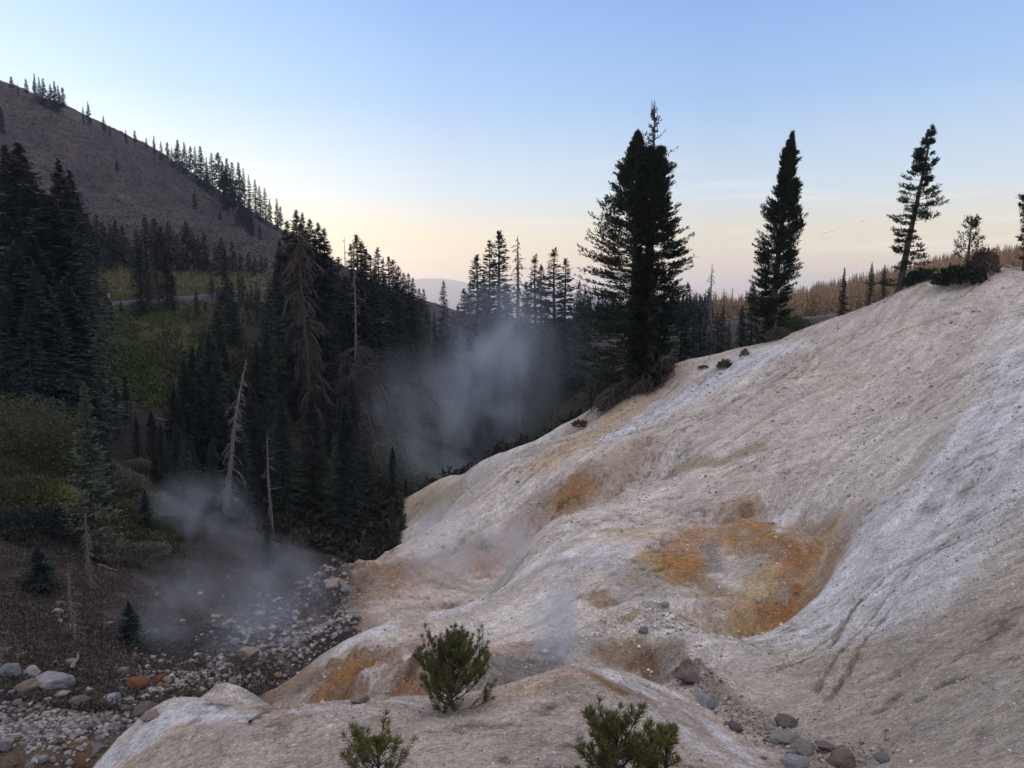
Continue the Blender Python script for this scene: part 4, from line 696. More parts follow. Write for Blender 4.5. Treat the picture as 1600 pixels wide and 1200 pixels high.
# ------------------------------------------------------------------ young pines in front, needle by needle
def tuft(rs, b, d, n, L, spread=.75, along=.0):
    dd = unit(d + rs.normal(0, spread * .55, (n, 3))); B = b - d * rs.uniform(0, along, (n, 1)); return B, dd, L * rs.uniform(.75, 1.1, n)
def young_pine(seed, px, py, Y, label, H, r, nwh, top=None, twin=False):
    rs = np.random.RandomState(seed); p = at(px, py, Y); X = p[0]; z0 = float(ground_z(X, Y)); H = (at(px, top, Y)[2] - z0) if top else H; o = thing('young_pine', label, 'young pine', (X, Y, z0 - .03))
    W, B, D, Ls = [], [], [], []; hs = np.linspace(0, 1, 10); bend = rs.uniform(-.06, .06) * H
    st = np.stack([bend * np.sin(hs * 3), .02 * H * np.sin(hs * 4), hs * H], -1); W.append((st, .020 * H ** .5 * (1 - hs) ** .8 + .004))
    L = .068
    def shoot(b, d, l, depth):
        s = np.linspace(0, 1, 5)[:, None]; d = unit(d); q = b + s * l * d + s ** 2 * np.array([0, 0, .38 * l]) + np.cumsum(rs.normal(0, .02 * l, (5, 3)), 0) * (s > 0); W.append((q, (.0065 if depth else .010) * H ** .3 * (1 - s[:, 0] * .7)))
        e = unit(q[-1] - q[-2]); k0 = .55 if depth == 0 else .1
        for k in np.arange(k0 + .1, 1.0, .020 / l):
            i = min(int(k * 4), 3); pb = q[i] + (q[i + 1] - q[i]) * (k * 4 - i); dv = unit(q[i + 1] - q[i]); m_ = 7
            rad_ = rs.normal(0, 1, (m_, 3)); rad_ -= (rad_ @ dv)[:, None] * dv; rad_ = unit(rad_); B.append(np.repeat(pb[None], m_, 0)); D.append(unit(rad_ * .75 + dv * .8)); Ls.append(L * rs.uniform(.7, 1.05, m_))
        a_, b_, c_ = tuft(rs, q[-1], e, 26, L, .8, .02); B.append(a_); D.append(b_); Ls.append(c_)
        if depth == 0:
            for k in rs.uniform(.3, .9, int(1 + 4 * l / .4)):
                i = min(int(k * 4), 3); pb = q[i] + (q[i + 1] - q[i]) * (k * 4 - i); a = rs.choice([-1, 1]) * rs.uniform(.5, 1.1)
                dv = unit(q[i + 1] - q[i]); dv = np.array([dv[0] * math.cos(a) - dv[1] * math.sin(a), dv[0] * math.sin(a) + dv[1] * math.cos(a), abs(dv[2]) + rs.uniform(.1, .6)]); shoot(pb, dv, l * rs.uniform(.3, .5) * (1.2 - .5 * k), 1)
    for i in range(nwh):
        h = .02 + .90 * (i / (nwh - 1)) ** 1.05; rr = r * (1 - h) ** .8 * (.8 + .2 * min(1, h * 5)) + .05
        for j in range(rs.randint(3, 6) if h < .8 else 4):
            a = rs.uniform(0, 6.28); b = np.array([np.interp(h, hs, st[:, q]) for q in range(3)]); shoot(b, np.array([math.cos(a), math.sin(a), rs.uniform(.0, .45) + h * .9]), rr * rs.uniform(.55, 1.25), 0)
    a_, b_, c_ = tuft(rs, st[-1], np.array([0, 0, 1.]), 60, L * 1.1, 1.0, .06); B.append(a_); D.append(b_); Ls.append(c_)
    B = np.concatenate(B); D = np.concatenate(D); Ls = np.concatenate(Ls); S = unit(np.cross(D, rs.normal(0, 1, D.shape)))
    child_mesh(o, 'needles', kites(B, D, S, Ls, .0028 + 0 * Ls), M_young, False); child_mesh(o, 'stem', tubes(W, 5), M_bark); return o
young_pine(601, 708, 1108, 8.7, 'bushy young pine on the crest of the foreground knoll', .93, .60, 15, 1004)
young_pine(602, 592, 1255, 5.6, 'small pine tip poking up at the bottom edge, left of centre', .60, .34, 6, 1158)
young_pine(603, 965, 1290, 5.3, 'larger young pine at the bottom edge with pale stems showing', .92, .40, 8, 1132)
young_pine(604, 1040, 1290, 5.4, 'narrow young pine touching the larger one at the bottom edge', .80, .24, 7, 1150)
# ------------------------------------------------------------------ rocks
def rockmat(name, c, c2, sc_=3.0):
    m, t, b = new_mat(name, .85, .2); o_ = t.nodes.new('ShaderNodeTexCoord').outputs['Object']; oi = t.nodes.new('ShaderNodeObjectInfo')
    v = mth(t, 'MULTIPLY_ADD', oi.outputs['Random'], .6, .7); cc = nd(t, 'ShaderNodeCombineXYZ'); [t.links.new(v, cc.inputs[i]) for i in range(3)]
    n_ = noise(t, o_, sc_, 8, .65); t.links.new(mixc(t, 1, ramp(t, [(.3, c), (.7, c2)], n_).outputs[0], cc.outputs[0], 'MULTIPLY'), b.inputs['Base Color'])
    bp_ = nd(t, 'ShaderNodeBump'); bp_.inputs['Strength'].default_value = .6; bp_.inputs['Distance'].default_value = .15; t.links.new(noise(t, o_, 6, 8, .7), bp_.inputs['Height']); t.links.new(bp_.outputs[0], b.inputs['Normal']); return m
RM = dict(grey=rockmat('grey_rock', (.18, .18, .19), (.38, .37, .38)), pale=rockmat('pale_rock', (.25, .245, .24), (.46, .45, .44)), tan=rockmat('tan_rock', (.18, .145, .12), (.36, .29, .24)), rust=rockmat('rust_rock', (.14, .055, .03), (.24, .10, .06)),
          dark=rockmat('dark_rock', (.09, .082, .08), (.19, .17, .165)), blue=rockmat('bluish_rock', (.16, .175, .195), (.32, .34, .37)), plum=rockmat('plum_rock', (.14, .11, .11), (.25, .20, .20)))
def rock_geo(seed, ang=.0):
    import bmesh
    bm = bmesh.new(); bmesh.ops.create_icosphere(bm, subdivisions=4, radius=1); rs = np.random.RandomState(seed)
    co = np.array([v.co[:] for v in bm.verts]); pl = unit(rs.normal(0, 1, (22, 3))); off = rs.uniform(.5, .92, 22); r = np.ones(len(co))
    for n_, d_ in zip(pl, off):
        k = co @ n_; r = np.where(k > .05, np.minimum(r, d_ / np.maximum(k, .05)), r)
    r = .18 * (1 - ang) + r * (.82 + .18 * ang); r = r * (1 + .10 * fbm(co[:, 0] * 2 + seed, co[:, 1] * 2 + co[:, 2] * 1.7, 4, seed))
    for v, q in zip(bm.verts, co * r[:, None]): v.co = q
    me = bpy.data.meshes.new('boulder'); bm.to_mesh(me); bm.free(); me.polygons.foreach_set('use_smooth', np.full(len(me.polygons), False)); return me
RG = [rock_geo(700 + i, [0, .5, 1, .7][i % 4]) for i in range(8)]
_rc = {}
def rockmesh(k, c):
    if (k, c) not in _rc: me = RG[k].copy(); me.materials.append(RM[c]); _rc[(k, c)] = me
    return _rc[(k, c)]
def boulder(px, py, wpx, asp, c, label=None, group=None, tilt=0, k=None, y0=2.0, deep=.8, sunk=.25):
    """py: row of the boulder's middle; wpx: width in pixels; asp: height over width"""
    p = hit(px, py + wpx * asp * .3, y0)
    if p is None: return
    r = wpx * p[1] / 1150 / 2; k = rr_.randrange(8) if k is None else k
    o = bpy.data.objects.new('boulder', rockmesh(k, c)); sc.collection.objects.link(o)
    h = r * asp; o.scale = (r, r * deep, h); o.location = (p[0], p[1] + r * .3, p[2] + h * (1 - 2 * sunk)); o.rotation_euler = (rr_.uniform(-.15, .15), R(tilt), rr_.uniform(-.3, .3))
    o['label'] = label or 'small rounded stone lying in the rocky creek bed'; o['category'] = 'boulder' if label else 'stone'
    if not label: o.name = 'stone'
    if group: o['group'] = group
    return o
for a_ in [(75,1068,90,.42,'grey','big pale slab-like boulder lying flat by the creek at left',5,0),(35,1078,62,.50,'tan','slanting tan slab overhanging the water left of the big pale boulder',-18,1),(92,1086,38,.32,'grey','flat block just below the big pale boulder',0,2),(172,1097,42,.75,'blue','rounded bluish boulder in the middle of the creek rocks',0,3),
           (212,1072,44,.65,'rust','rust-red boulder among the creek rocks',12,4),(243,1063,34,.35,'rust','long rust-brown rock right of the red boulder',-20,5),(248,1073,20,.7,'tan','small tan boulder beside the long rust rock',0,6),(137,1081,19,.85,'pale','pale angular stone left of the bluish boulder',10,7),
           (194,1108,26,.72,'tan','tan boulder touching the bluish one',-8,0),(70,1118,24,.7,'pale','pale crusted boulder at the edge of the pool',0,1),(120,1098,52,.5,'dark','dark wide boulder in shade behind the creek stones',0,2),(6,1165,34,.9,'grey','upright grey boulder at the bottom left edge',30,3),
           (64,1188,22,.8,'blue','small smooth bluish boulder at the bottom by the tan bank',0,4),(86,1056,20,.5,'grey','stone resting on top of the big pale boulder end',0,5),(45,1052,38,.65,'grey','rounded boulder behind the big pale slab',0,6),(10,1050,50,.6,'blue','broad bluish outcrop at the left edge of the creek',-10,7),
           (88,956,24,.7,'grey','grey boulder half buried in the left bank',0,0),(93,971,13,.9,'pale','small stone directly under the half buried bank boulder',0,1),(168,976,22,.75,'pale','pale boulder alone on the dark bank',-15,2),(12,1018,24,.7,'tan','tan boulder at the left edge above the creek',0,3),(6,992,16,.7,'grey','little grey boulder near the left edge of the bank',0,4),
           (90,943,22,.5,'dark','dark mossy rock at the foot of the bank shrubs',0,5),(220,1112,60,.42,'dark','dark flat boulder against the foot of the white knoll',-12,6),(232,1120,40,.5,'tan','brown boulder wedged under the edge of the white knoll',-25,7),(20,1155,30,.5,'tan','yellow-stained boulder by the bottom left pool',0,0),(46,1140,36,.35,'grey','low grey slab below the crusted boulder',10,1),
           (1108,1098,52,.62,'blue','dark bluish-grey angular boulder in the gully beside the knoll',38,2),(1078,1060,58,.5,'plum','brown crumbling rock at the head of the gully',25,3),(1150,1138,30,.6,'dark','dark stone below the angular boulder in the gully',25,4),(1138,1132,20,.6,'tan','tan lump just left of the dark gully stone',15,5),
           (1228,1130,52,.42,'dark','layered dark rock at the right of the gully',5,6),(1232,1157,58,.40,'pale','long pale boulder in the boulder pile at the bottom',4,7),(1262,1172,66,.36,'pale','pale tapering rock lying against the long pale boulder',25,1),(1295,1168,36,.62,'plum','smooth plum-coloured stone in the bottom boulder pile',20,0),
           (1248,1194,64,.48,'blue','dark blue-grey boulder cut by the bottom edge',0,2),(1322,1190,62,.55,'tan','brown faceted boulder in the bottom boulder pile',8,3),(1381,1188,36,.36,'blue','flat bluish stone right of the brown boulder',5,4),
           (562,1093,40,.45,'tan','smooth tan boulder perched on the edge of the knoll',-8,0),(1242,925,9,.9,'tan','pale rock in the orange hollow',-30,1),(1186,938,18,.6,'pale','whitish stone at the floor of the orange hollow',-35,2),(1007,985,22,.6,'blue','bluish lump on the floor of the bowl',0,3),
           (1040,945,18,.7,'grey','grey clod on the pale rubble of the bowl',0,4),(384,1020,44,.4,'tan','tan ledge of rock above the steaming bank',6,5),(520,915,52,.4,'tan','big tan rock ledge at the top of the creek bend',-5,6),(470,975,18,.6,'tan','stone at the shore of the creek bend',0,7),(517,975,16,.7,'pale','pale stone in the bend of the creek',0,0)]:
    px, py, wpx, asp, c_, lb, tl_, k_ = a_; boulder(px, py, wpx, asp, c_, lb, None, tl_, k_)
CRK = [(20,1110,70,60),(130,1100,90,40),(240,1075,60,40),(100,1140,90,30),(170,1125,60,20),(520,975,50,35),(545,960,30,25),(470,930,60,40),(560,885,40,30),(430,1010,60,35),(380,1050,50,25),(60,1030,80,25),(50,1175,70,25),(560,960,26,30)]
for i in range(250):
    cx_, cy_, wx_, wy_ = CRK[i % len(CRK)]; px = rr_.gauss(cx_, wx_ * .5); py = rr_.gauss(cy_, wy_ * .5)
    if px < 2 or px > 620: continue
    p = hit(px, py)
    if p is None or p[1] < 15.5 or ground_mask(p) > .35: continue
    boulder(px, py, max(5, abs(rr_.gauss(0, 1)) * 9 + 5) * (1 if py > 1000 else .75), rr_.uniform(.5, .9), rr_.choice(['grey', 'pale', 'tan', 'tan', 'dark', 'grey', 'blue']), None, 'loose stones in the creek bed', rr_.uniform(-15, 15))

# ------------------------------------------------------------------ loose gravel, clods and scree too small to count
def gravel(name, label, X, Y, r, mat, seed):
    rs = np.random.RandomState(seed); n = len(X); Z = ground_z(X, Y)
    base = np.array([(1,0,0),(-1,0,0),(0,1,0),(0,-1,0),(0,0,1),(0,0,-1)], float); q = unit(rs.normal(0, 1, (n, 4))); a, b_, c_, d_ = q.T
    Rm = np.stack([1-2*(c_*c_+d_*d_), 2*(b_*c_-a*d_), 2*(b_*d_+a*c_), 2*(b_*c_+a*d_), 1-2*(b_*b_+d_*d_), 2*(c_*d_-a*b_), 2*(b_*d_-a*c_), 2*(c_*d_+a*b_), 1-2*(b_*b_+c_*c_)], -1).reshape(n, 3, 3)
    V = (base[None] * rs.uniform(.6, 1.2, (n, 6, 1))) @ Rm.transpose(0, 2, 1) * (r[:, None, None]) * np.array([1, 1, .65]) + np.stack([X, Y, Z + .25 * r], -1)[:, None]
    f = np.array([(0,2,4),(2,1,4),(1,3,4),(3,0,4),(2,0,5),(1,2,5),(3,1,5),(0,3,5)]); Fc = (f[None] + 6 * np.arange(n)[:, None, None]).reshape(-1, 3)
    o = link_mesh(name, V.reshape(-1, 3), Fc, mat, None, False); o['kind'] = 'stuff'; o['label'] = label; o['category'] = 'gravel'
def gmat(name, stops):
    m, t, b = new_mat(name, .9, .15); g_ = t.nodes.new('ShaderNodeNewGeometry'); t.links.new(ramp(t, stops, g_.outputs['Random Per Island']).outputs[0], b.inputs['Base Color']); return m
def am_at(X, Y): return bil(AM, np.interp(X / (Y + A0), US, np.arange(len(US))), np.interp(Y, YS, np.arange(len(YS))))
rsg = np.random.RandomState(31)
def spread(n, u0, u1, Y0, Y1, inside_, thr=-.1, f=.5):
    Y = np.exp(rsg.uniform(math.log(Y0), math.log(Y1), n)); X = rsg.uniform(u0, u1, n) * Y; a = am_at(X, Y); k = ((a > .9) if inside_ else (a < .1)) & (fbm(X * f, Y * f, 3, 33) + .5 * fbm(X * f * 5, Y * f * 5, 2, 34) + rsg.normal(0, .25, n) > thr); return X[k], Y[k]
X_, Y_ = spread(130000, -.5, .85, 5, 60, True, 0.0)
gravel('ash_gravel', 'fine pale gravel and clods strewn over the ash slopes', X_, Y_, Y_ * .0008 * np.exp(rsg.normal(0, .5, len(X_))), gmat('ash_gravel', [(0, (.20, .17, .145)), (.45, (.38, .33, .285)), (.8, (.58, .51, .45)), (.97, (.76, .73, .70))]), 41)
X_, Y_ = spread(62000, -.75, -.12, 16.5, 52, False, -.3, .3)
CL = [tuple(hit(*q)[:2]) for q in [(20,1150),(130,1125),(230,1085),(330,1055),(420,1020),(480,985),(520,945),(560,900)]]; dk_ = seg_dist2(X_, Y_, CL); k_ = dk_ / (.065 * Y_) < np.abs(rsg.normal(0, 1, len(X_))) + .15; X_, Y_ = X_[k_], Y_[k_]
gravel('creek_gravel', 'broken rock rubble filling the creek bed and the foot of the bank', X_, Y_, Y_ * .0030 * np.exp(np.clip(rsg.normal(0, .55, len(X_)), -2, .9)), gmat('creek_gravel', [(0, (.08, .07, .068)), (.35, (.18, .165, .16)), (.7, (.32, .30, .30)), (.97, (.42, .40, .385))]), 42)
gp_ = [at(*q)[:2] for q in [(1085,1062,12.6),(1120,1090,11.4),(1165,1120,10.4),(1215,1150,9.4),(1270,1175,8.6),(1340,1195,7.8)]]; k_ = rsg.uniform(0, 4.999, 2600); gq_ = np.array(gp_); X_ = np.interp(k_, range(6), gq_[:, 0]) + rsg.normal(0, .26, 2600); Y_ = np.interp(k_, range(6), gq_[:, 1]) + rsg.normal(0, .26, 2600)
gravel('gully_rubble', 'grey chips and clods collected along the gully between the knoll and the slope', X_, Y_, .014 * np.exp(np.clip(rsg.normal(0, .6, 2600), -1.2, 1.4)), gmat('gully_rubble', [(0, (.10, .09, .085)), (.5, (.24, .21, .19)), (.9, (.45, .41, .37))]), 44)
gp2_ = hit(1040, 965); X_ = gp2_[0] + rsg.normal(0, 1.3, 1500); Y_ = gp2_[1] + rsg.normal(0, 1.1, 1500)
gravel('bowl_rubble', 'pale crusty rubble on the floor of the bowl', X_, Y_, .030 * np.exp(np.clip(rsg.normal(0, .6, 1500), -1.2, 1.3)), gmat('bowl_rubble', [(0, (.22, .20, .19)), (.5, (.48, .45, .41)), (.9, (.74, .71, .66))]), 45)
X_, Y_ = spread(60000, -.85, -.15, 205, 400, False, -.05, .03)
gravel('scree', 'loose brown scree stones covering the hillside', X_, Y_, rsg.uniform(.15, .7, len(X_)) ** 1.3, gmat('scree', [(0, (.04, .034, .034)), (.5, (.09, .074, .074)), (.9, (.15, .125, .12))]), 43)
# ------------------------------------------------------------------ road and sign
def ribbon(name, path, w_, mat, lift=.10):
    P_ = np.array([hit(*q)[:2] if len(q) == 2 else at(*q)[:2] for q in path]); s = np.linspace(0, len(P_) - 1, 160); X = np.interp(s, range(len(P_)), P_[:, 0]); Y = np.interp(s, range(len(P_)), P_[:, 1])
    for _ in range(12): X[1:-1] = (X[:-2] + X[2:] + X[1:-1]) / 3; Y[1:-1] = (Y[:-2] + Y[2:] + Y[1:-1]) / 3
    d = unit(np.stack([np.gradient(X), np.gradient(Y)], -1)); n_ = np.stack([-d[:, 1], d[:, 0]], -1); Z = ground_z(X, Y)
    for _ in range(20): Z[1:-1] = (Z[:-2] + Z[2:] + Z[1:-1]) / 3
    V = []
    for k, dz_ in ((-1.15, -1.2), (-1, 0), (-.5, .03), (0, .05), (.5, .03), (1, 0), (1.15, -1.2)): V.append(np.stack([X + n_[:, 0] * w_ * k, Y + n_[:, 1] * w_ * k, Z + lift + dz_], -1))
    V = np.stack(V, 1).reshape(-1, 3); o = link_mesh(name, V, grid_faces(160, 7), mat); o['kind'] = 'structure'; return o
am, t, b = new_mat('asphalt', .8, .3); pt = t.nodes.new('ShaderNodeNewGeometry').outputs['Position']; t.links.new(ramp(t, [(.3, (.085, .088, .11)), (.7, (.12, .122, .15))], noise(t, pt, 3, 5)).outputs[0], b.inputs['Base Color'])
ribbon('mountain_road', [(-60,500,142),(20,492,145),(95,483,150),(150,476,152),(210,471,155),(260,468,157),(310,466,160),(370,460,166),(430,452,172),(470,446,180)], 2.9, am, .35)
wm, t, b = new_mat('white_paint', .5, .4); b.inputs['Base Color'].default_value = (.62, .60, .56, 1)
import bmesh
def box_mesh(name, boxes, mat, parent):
    bm = bmesh.new()
    for (x, y, z), (a, b_, c_) in boxes:
        r_ = bmesh.ops.create_cube(bm, size=1); bmesh.ops.scale(bm, vec=(a, b_, c_), verts=r_['verts']); bmesh.ops.translate(bm, vec=(x, y, z), verts=r_['verts'])
    me = bpy.data.meshes.new(name); bm.to_mesh(me); bm.free(); me.materials.append(mat); o = bpy.data.objects.new(name, me); sc.collection.objects.link(o); o.parent = parent; return o
p = at(168, 462, 157); zs_ = float(ground_z(p[0], p[1])); sg = thing('road_sign', 'small blank white board beside the mountain road', 'sign', (p[0], p[1], zs_), .1)
box_mesh('board', [((0, 0, 1.35), (.85, .06, 1.1))], wm, sg)
for s_ in (-.3, .3): box_mesh('post', [((s_, .06, .45), (.09, .09, 1.7))], M_bark, sg)
# ------------------------------------------------------------------ creek water
wt, t, b = new_mat('creek_water', .3, .3); b.inputs['Base Color'].default_value = (.075, .072, .070, 1); bpw = nd(t, 'ShaderNodeBump'); bpw.inputs['Strength'].default_value = .25; bpw.inputs['Distance'].default_value = .05
t.links.new(noise(t, t.nodes.new('ShaderNodeNewGeometry').outputs['Position'], 5, 3), bpw.inputs['Height']); t.links.new(bpw.outputs[0], b.inputs['Normal'])
def pool(px, py, wx, wy, seed):
    c = hit(px, py); a = np.linspace(0, 2 * math.pi, 40, endpoint=False); k = c[1] / 1150; r_ = 1 + .35 * fbm(np.cos(a) * 1.5 + seed, np.sin(a) * 1.5, 3, seed)
    x = np.cos(a) * wx * k * r_; y = np.sin(a) * wy * k * 2.2 * r_; z = min(float(ground_z(c[0], c[1])), float(np.percentile(ground_z(c[0] + x, c[1] + y), 25))) + .03
    V = np.r_[[[c[0], c[1], z]], np.stack([c[0] + x, c[1] + y, 0 * x + z], -1)]; return V, np.array([[0, 1 + i, 1 + (i + 1) % 40] for i in range(40)])
wv = join([pool(*q) for q in [(30,1098,42,16,1),(95,1120,40,12,2),(160,1142,45,14,3),(275,1062,26,10,4),(120,1165,40,10,5),(468,965,26,9,6)]]); wo = link_mesh('creek', wv[0], wv[1], wt); wo['kind'] = 'structure'
# ------------------------------------------------------------------ ground cover on the banks
def cover(name, label, regions, n, ls, mat, seed, up=.8):
    rs = np.random.RandomState(seed); Bs = []
    for i in range(n):
        pass
    out = []
    for (px0, px1, Y0, Y1, cnt, thr) in regions:
        px = rs.uniform(px0, px1, cnt); Y = np.exp(rs.uniform(math.log(Y0), math.log(Y1), cnt)); X = (px - 800) / F * Y / math.cos(PITCH) ; X = (px - 800) / F * Y * 1.0
        m = fbm(X * .25, Y * .25, 4, seed) + .5 * fbm(X * 1.2, Y * 1.2, 3, seed + 1) > thr; X = X[m]; Y = Y[m]
        fu = np.interp(X / (Y + A0), US, np.arange(len(US))); fs = np.interp(Y, YS, np.arange(len(YS))); a = bil(AM, fu, fs); X = X[a < .2]; Y = Y[a < .2]
        hgt = np.clip(.5 + fbm(X * .9, Y * .9, 3, seed + 2), .05, 1.2); out.append(np.stack([X, Y, ground_z(X, Y) + rs.uniform(0, 1, len(X)) * hgt * ls * 2.2], -1))
    B = np.concatenate(out); d = unit(rs.normal(0, .7, B.shape) + [0, 0, up]); o = link_mesh(name, *kites(B, d, unit(np.cross(d, rs.normal(0, 1, d.shape))), ls * rs.uniform(.5, 1.5, len(B)), ls * .22 * rs.uniform(.6, 1.4, len(B))), mat, None, False)
    o['kind'] = 'stuff'; o['label'] = label; o['category'] = 'ground cover'
M_cov = leafmat('ground_cover_leaves', (.036, .042, .02), (.095, .095, .042)); M_dry = leafmat('dry_twigs', (.060, .054, .048), (.17, .148, .128))
cover('ground_cover', 'low green and yellow leafy growth covering the near left bank', [(-60, 270, 38, 52, 60000, -.05)], 0, .16, M_cov, 801)
cover('undergrowth', 'green leafy undergrowth on the valley slope below the road', [(60, 470, 84, 150, 90000, -.12)], 0, .42, leafmat('undergrowth_leaves', (.040, .058, .024), (.115, .135, .052)), 802)
cover('meadow_grass', 'dry yellow-green grass on the sloping meadow above the road', [(100, 460, 160, 205, 26000, -.3)], 0, .55, leafmat('meadow_grass', (.11, .105, .048), (.19, .175, .08)), 803)
cover('dry_brush', 'dry brown twiggy brush on the dark slope above the creek', [(-40, 520, 22, 56, 230000, -.28)], 0, .11, M_dry, 804)
cover('valley_brush', 'dim tangle of brush and saplings between the valley firs', [(250, 960, 56, 125, 110000, -.1)], 0, .55, leafmat('valley_brush', (.028, .034, .026), (.075, .075, .055)), 805)
cover('hill_scrub', 'dark low scrub dotted over the scree hillside', [(-80, 520, 210, 400, 26000, .42)], 0, .9, M_fir, 806)
# ------------------------------------------------------------------ far forest, hills and mountains
def forest(name, label, pts, mat, seed, wid=.17):
    rs = np.random.RandomState(seed); Vs = []
    X, Y, H = pts; Z = ground_z(X, Y); nk = 26
    i = np.repeat(np.arange(len(X)), nk); h = rs.uniform(.08, 1, len(i)); r_ = wid * H[i] * (1 - h) ** .8; a = rs.uniform(0, 6.28, len(i))
    B = np.stack([X[i], Y[i], Z[i] + h * H[i]], -1); d = unit(np.stack([np.cos(a), np.sin(a), -.25 + 0 * a], -1)); s_ = unit(np.cross(d, rs.normal(0, .6, d.shape) + [0, 0, 1.]))
    k1 = kites(B, d, s_, r_ + .25, r_ * .38 + .12); B2 = np.stack([X, Y, Z - 1], -1); up_ = np.tile([0, 0, 1.], (len(X), 1)); k2 = kites(B2, up_, np.tile([1., 0, 0], (len(X), 1)), H + 1, H * .035); k3 = kites(B2, up_, np.tile([0, 1., 0], (len(X), 1)), H + 1, H * .035)
    o = link_mesh(name, *join([k1, k2, k3]), mat, None, False); o['kind'] = 'stuff'; o['label'] = label; o['category'] = 'forest'
rs9 = np.random.RandomState(9)
def fpts(n, px0, px1, Y0, Y1, h0, h1):
    Y = rs9.uniform(Y0, Y1, n); px = rs9.uniform(px0, px1, n); return (px - 800) / F * Y, Y, rs9.uniform(h0, h1, n)
forest('golden_forest', 'sunlit golden forest spreading over the slopes beyond the ridge', fpts(5200, 1060, 1700, 440, 900, 12, 24), M_sungold, 811)
forest('valley_forest', 'dark forest on the falling valley side far behind the big twin trees', fpts(420, 900, 1110, 190, 330, 7, 12), M_fir, 812)
def range_(name, prof, Y, depth, mat, seed, amp, base):
    px = np.array([q[0] for q in prof], float); py = np.array([q[1] for q in prof], float); n = 420; x = np.linspace((px[0] - 800) / F, (px[-1] - 800) / F, n) * Y; ztop = np.interp(x / Y * F + 800, px, (460 - py) / F * Y)
    ztop = ztop + amp * .5 * fbm(x / (Y * .03), x * 0, 5, seed); v = np.linspace(-1, 1, 60); XX, VV = np.meshgrid(x, v); rd = np.clip(1 - np.abs(VV) ** 1.1, 0, 1)
    ZZ = base + (ztop[None] - base) * rd + amp * 1.2 * (1 - np.abs(fbm(XX / (Y * .025), VV * 2.5, 4, seed + 1)) * 2) * np.abs(VV) * (1 - np.abs(VV))
    o = link_mesh(name, np.stack([XX, Y + VV * depth, ZZ], -1).reshape(-1, 3), grid_faces(60, n), mat); o['kind'] = 'structure'; return o
fm, t, b = new_mat('far_slopes', .95, 0); t.links.new(ramp(t, [(.35, (.05, .06, .06)), (.65, (.10, .10, .09))], noise(t, t.nodes.new('ShaderNodeNewGeometry').outputs['Position'], .004, 5)).outputs[0], b.inputs['Base Color'])
range_('far_mountain', [(-900,470),(200,462),(500,455),(600,447),(640,438),(662,435),(690,434),(712,437),(738,443),(770,449),(800,451),(840,452),(880,455),(930,460),(1000,466),(1100,470),(1200,472),(1500,476),(2500,480)], 10500, 2200, fm, 821, 22, -420)
range_('far_hill', [(-900,520),(400,505),(600,496),(670,492),(690,490),(720,494),(760,497),(800,496),(850,502),(900,506),(1000,500),(1100,484),(1160,478),(1300,476),(1600,480),(2500,490)], 5200, 1300, fm, 822, 22, -420)
dk = range_('forested_ridge', [(1090,500),(1180,478),(1225,462),(1250,456),(1290,452),(1330,447),(1370,441),(1400,436),(1440,428),(1480,425),(1560,424),(1700,420),(2300,410)], 1500, 330, fm, 823, 5, -60)
_rz = np.array([v.co[:] for v in dk.data.vertices]).reshape(60, 420, 3)
_sel = rs9.randint(6, 34, 2200), rs9.randint(0, 420, 2200); _p = _rz[_sel]
_g0 = ground_z; ground_z = lambda X, Y: _p[:, 2]
forest('ridge_forest', 'dark blue forest along the crest of the ridge beyond the golden trees', (_p[:, 0] + rs9.uniform(-3, 3, 2200), _p[:, 1], rs9.uniform(11, 20, 2200)), M_fir, 813)
ground_z = _g0
# ------------------------------------------------------------------ wisps of cloud over the ridge
def volume_mat(name, dens, noise_scale, col_, lo=.42, hi=.75, stretch=(1, 1, 1), edge=(0, .75), aniso=.2, warp=0.):
    m = bpy.data.materials.new(name); m.use_nodes = True; t = m.node_tree; t.nodes.clear(); out = t.nodes.new('ShaderNodeOutputMaterial'); v = t.nodes.new('ShaderNodeVolumePrincipled')
    v.inputs['Color'].default_value = (*col_, 1); v.inputs['Anisotropy'].default_value = aniso
    o_ = t.nodes.new('ShaderNodeTexCoord').outputs['Object']; ln = nd(t, 'ShaderNodeVectorMath', operation='LENGTH'); t.links.new(o_, ln.inputs[0])
    gp = t.nodes.new('ShaderNodeNewGeometry').outputs['Position']; mp_ = nd(t, 'ShaderNodeMapping'); t.links.new(gp, mp_.inputs[0]); mp_.inputs['Scale'].default_value = stretch
    fal = ramp(t, [(0, 1), (.35, .75), (.92, 0)], ln.outputs['Value']); fal.color_ramp.interpolation = 'EASE'
    nz = t.nodes.new('ShaderNodeTexNoise'); nz.inputs['Scale'].default_value = noise_scale; nz.inputs['Detail'].default_value = 3; nz.inputs['Distortion'].default_value = .8; t.links.new(mp_.outputs[0], nz.inputs['Vector'])
    nn = ramp(t, [(lo, .04), (hi, 1)], nz.outputs[0]); t.links.new(mth(t, 'MULTIPLY', mth(t, 'MULTIPLY', fal.outputs[0], nn.outputs[0]), dens), v.inputs['Density']); t.links.new(v.outputs[0], out.inputs['Volume']); return m
def puff(name, label, px, py, Y, rx, ry, rz, mat, rot=(0, 0, 0), cat='steam', kind='stuff'):
    bm = bmesh.new(); bmesh.ops.create_icosphere(bm, subdivisions=3, radius=1); me = bpy.data.meshes.new(name); bm.to_mesh(me); bm.free(); me.materials.append(mat)
    o = bpy.data.objects.new(name, me); sc.collection.objects.link(o); o.location = tuple(at(px, py, Y)); o.scale = (rx, ry, rz); o.rotation_euler = rot; o['kind'] = kind; o['label'] = label; o['category'] = cat; return o
ST = (.80, .89, 1.0)
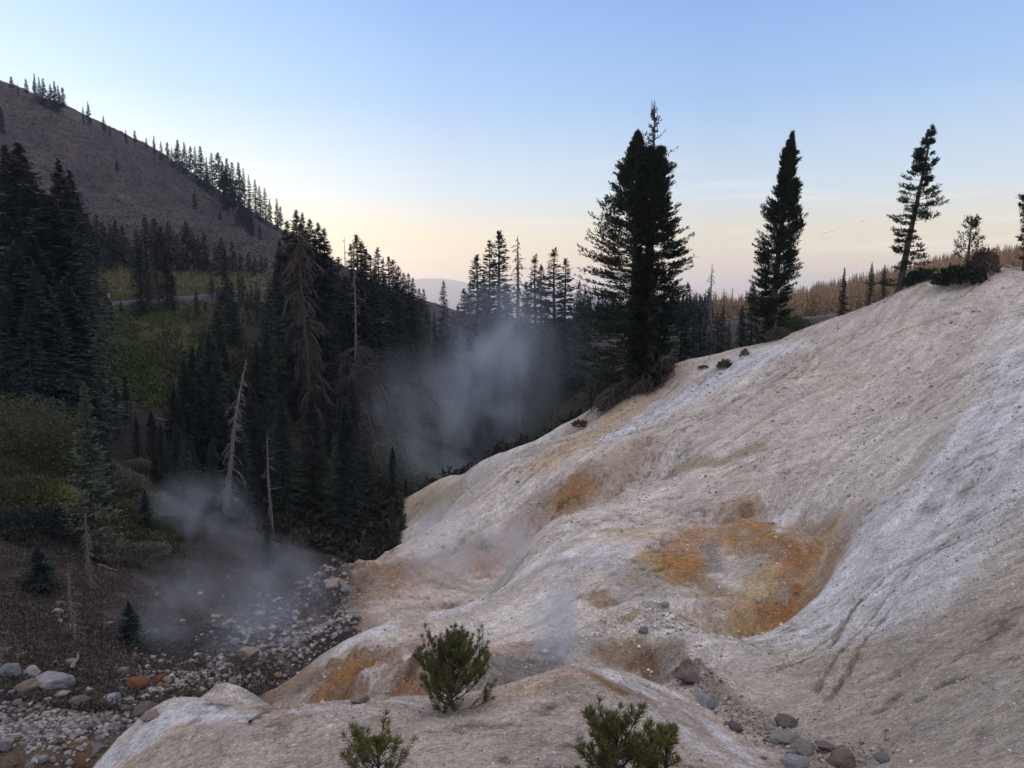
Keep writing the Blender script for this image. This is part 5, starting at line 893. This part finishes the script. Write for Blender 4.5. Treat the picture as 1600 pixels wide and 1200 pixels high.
s1 = volume_mat('steam_dense', STEAM * .24, .26, ST, .40, .74, (1, 1, .6)); s2 = volume_mat('steam_thin', STEAM * .08, .16, ST, .38, .7, (1, 1, .6)); s6 = volume_mat('steam_rib', STEAM * .9, .5, (.9, .94, 1.0), .34, .72); s3 = volume_mat('steam_vent', STEAM * 2.2, .9, ST, .35, .75, (1, 1, .6)); s4 = volume_mat('steam_bank', STEAM * .42, .38, ST, .34, .76)
puff('steam', 'bluish steam billowing up behind the pale ridge in the valley', 758, 625, 86, 9.5, 5.5, 12.5, s1, (0, R(14), 0))
puff('steam', 'lower lobe of steam pouring down behind the ridge toe', 690, 710, 85, 7.5, 4, 8, s1, (0, R(20), 0))
puff('steam', 'thin veil of steam drifting in front of the centre firs', 800, 560, 94, 16, 6, 15, s2)
puff('steam', 'torn upper wisp of steam reaching the tops of the centre firs', 775, 520, 90, 7, 4, 9, s1, (0, R(10), 0))
puff('steam', 'faint steam veiling the willow side of the valley', 640, 660, 78, 10, 5, 11, s2)
puff('steam', 'white steam rising from the vent behind the foreground knoll', 862, 985, 17.0, .85, .8, 1.9, s3, (0, R(6), 0))
puff('steam', 'steam clinging to the hollow between the pale ribs', 695, 855, 35.5, 2.6, 1.3, 3.4, s6, (0, R(30), 0)); puff('steam', 'small haze of steam over the rusty stain on the slope', 795, 845, 33, 1.9, 1.0, 2.4, s6)
puff('steam', 'pale steam patch drifting up beside the leaning snag', 318, 820, 46, 5.2, 2.4, 4.4, s4, (0, R(25), 0)); puff('steam', 'steam spreading over the dark bank above the creek', 325, 975, 30, 5.4, 2.4, 4.2, s4); puff('steam', 'wisp of steam over the bend of the creek', 440, 930, 36, 3.6, 2, 4, s4)
s5 = volume_mat('cloud_wisp', .25, .006, (1, .97, .95), .35, .6, (1, 1, 3))
puff('cloud', 'thin streak of cloud low over the ridge at right', 1298, 361, 5200, 112, 60, 9, s5, (0, R(-14), 0), 'cloud'); puff('cloud', 'tiny cloud wisp above the thin streak', 1346, 345, 5200, 44, 40, 11, s5, (0, R(-28), 0), 'cloud')
# ------------------------------------------------------------------ air
hm = bpy.data.materials.new('haze'); hm.use_nodes = True; t = hm.node_tree; t.nodes.clear(); out = t.nodes.new('ShaderNodeOutputMaterial'); v = t.nodes.new('ShaderNodeVolumePrincipled')
v.inputs['Color'].default_value = (.72, .82, 1.0, 1); v.inputs['Density'].default_value = HAZE; v.inputs['Anisotropy'].default_value = .5; t.links.new(v.outputs[0], out.inputs['Volume'])
bm = bmesh.new(); bmesh.ops.create_cube(bm, size=1); me = bpy.data.meshes.new('haze'); bm.to_mesh(me); bm.free(); me.materials.append(hm)
hz = bpy.data.objects.new('haze', me); sc.collection.objects.link(hz); hz.location = (0, 6000, -90); hz.scale = (60000, 16200, 690); hz['kind'] = 'stuff'
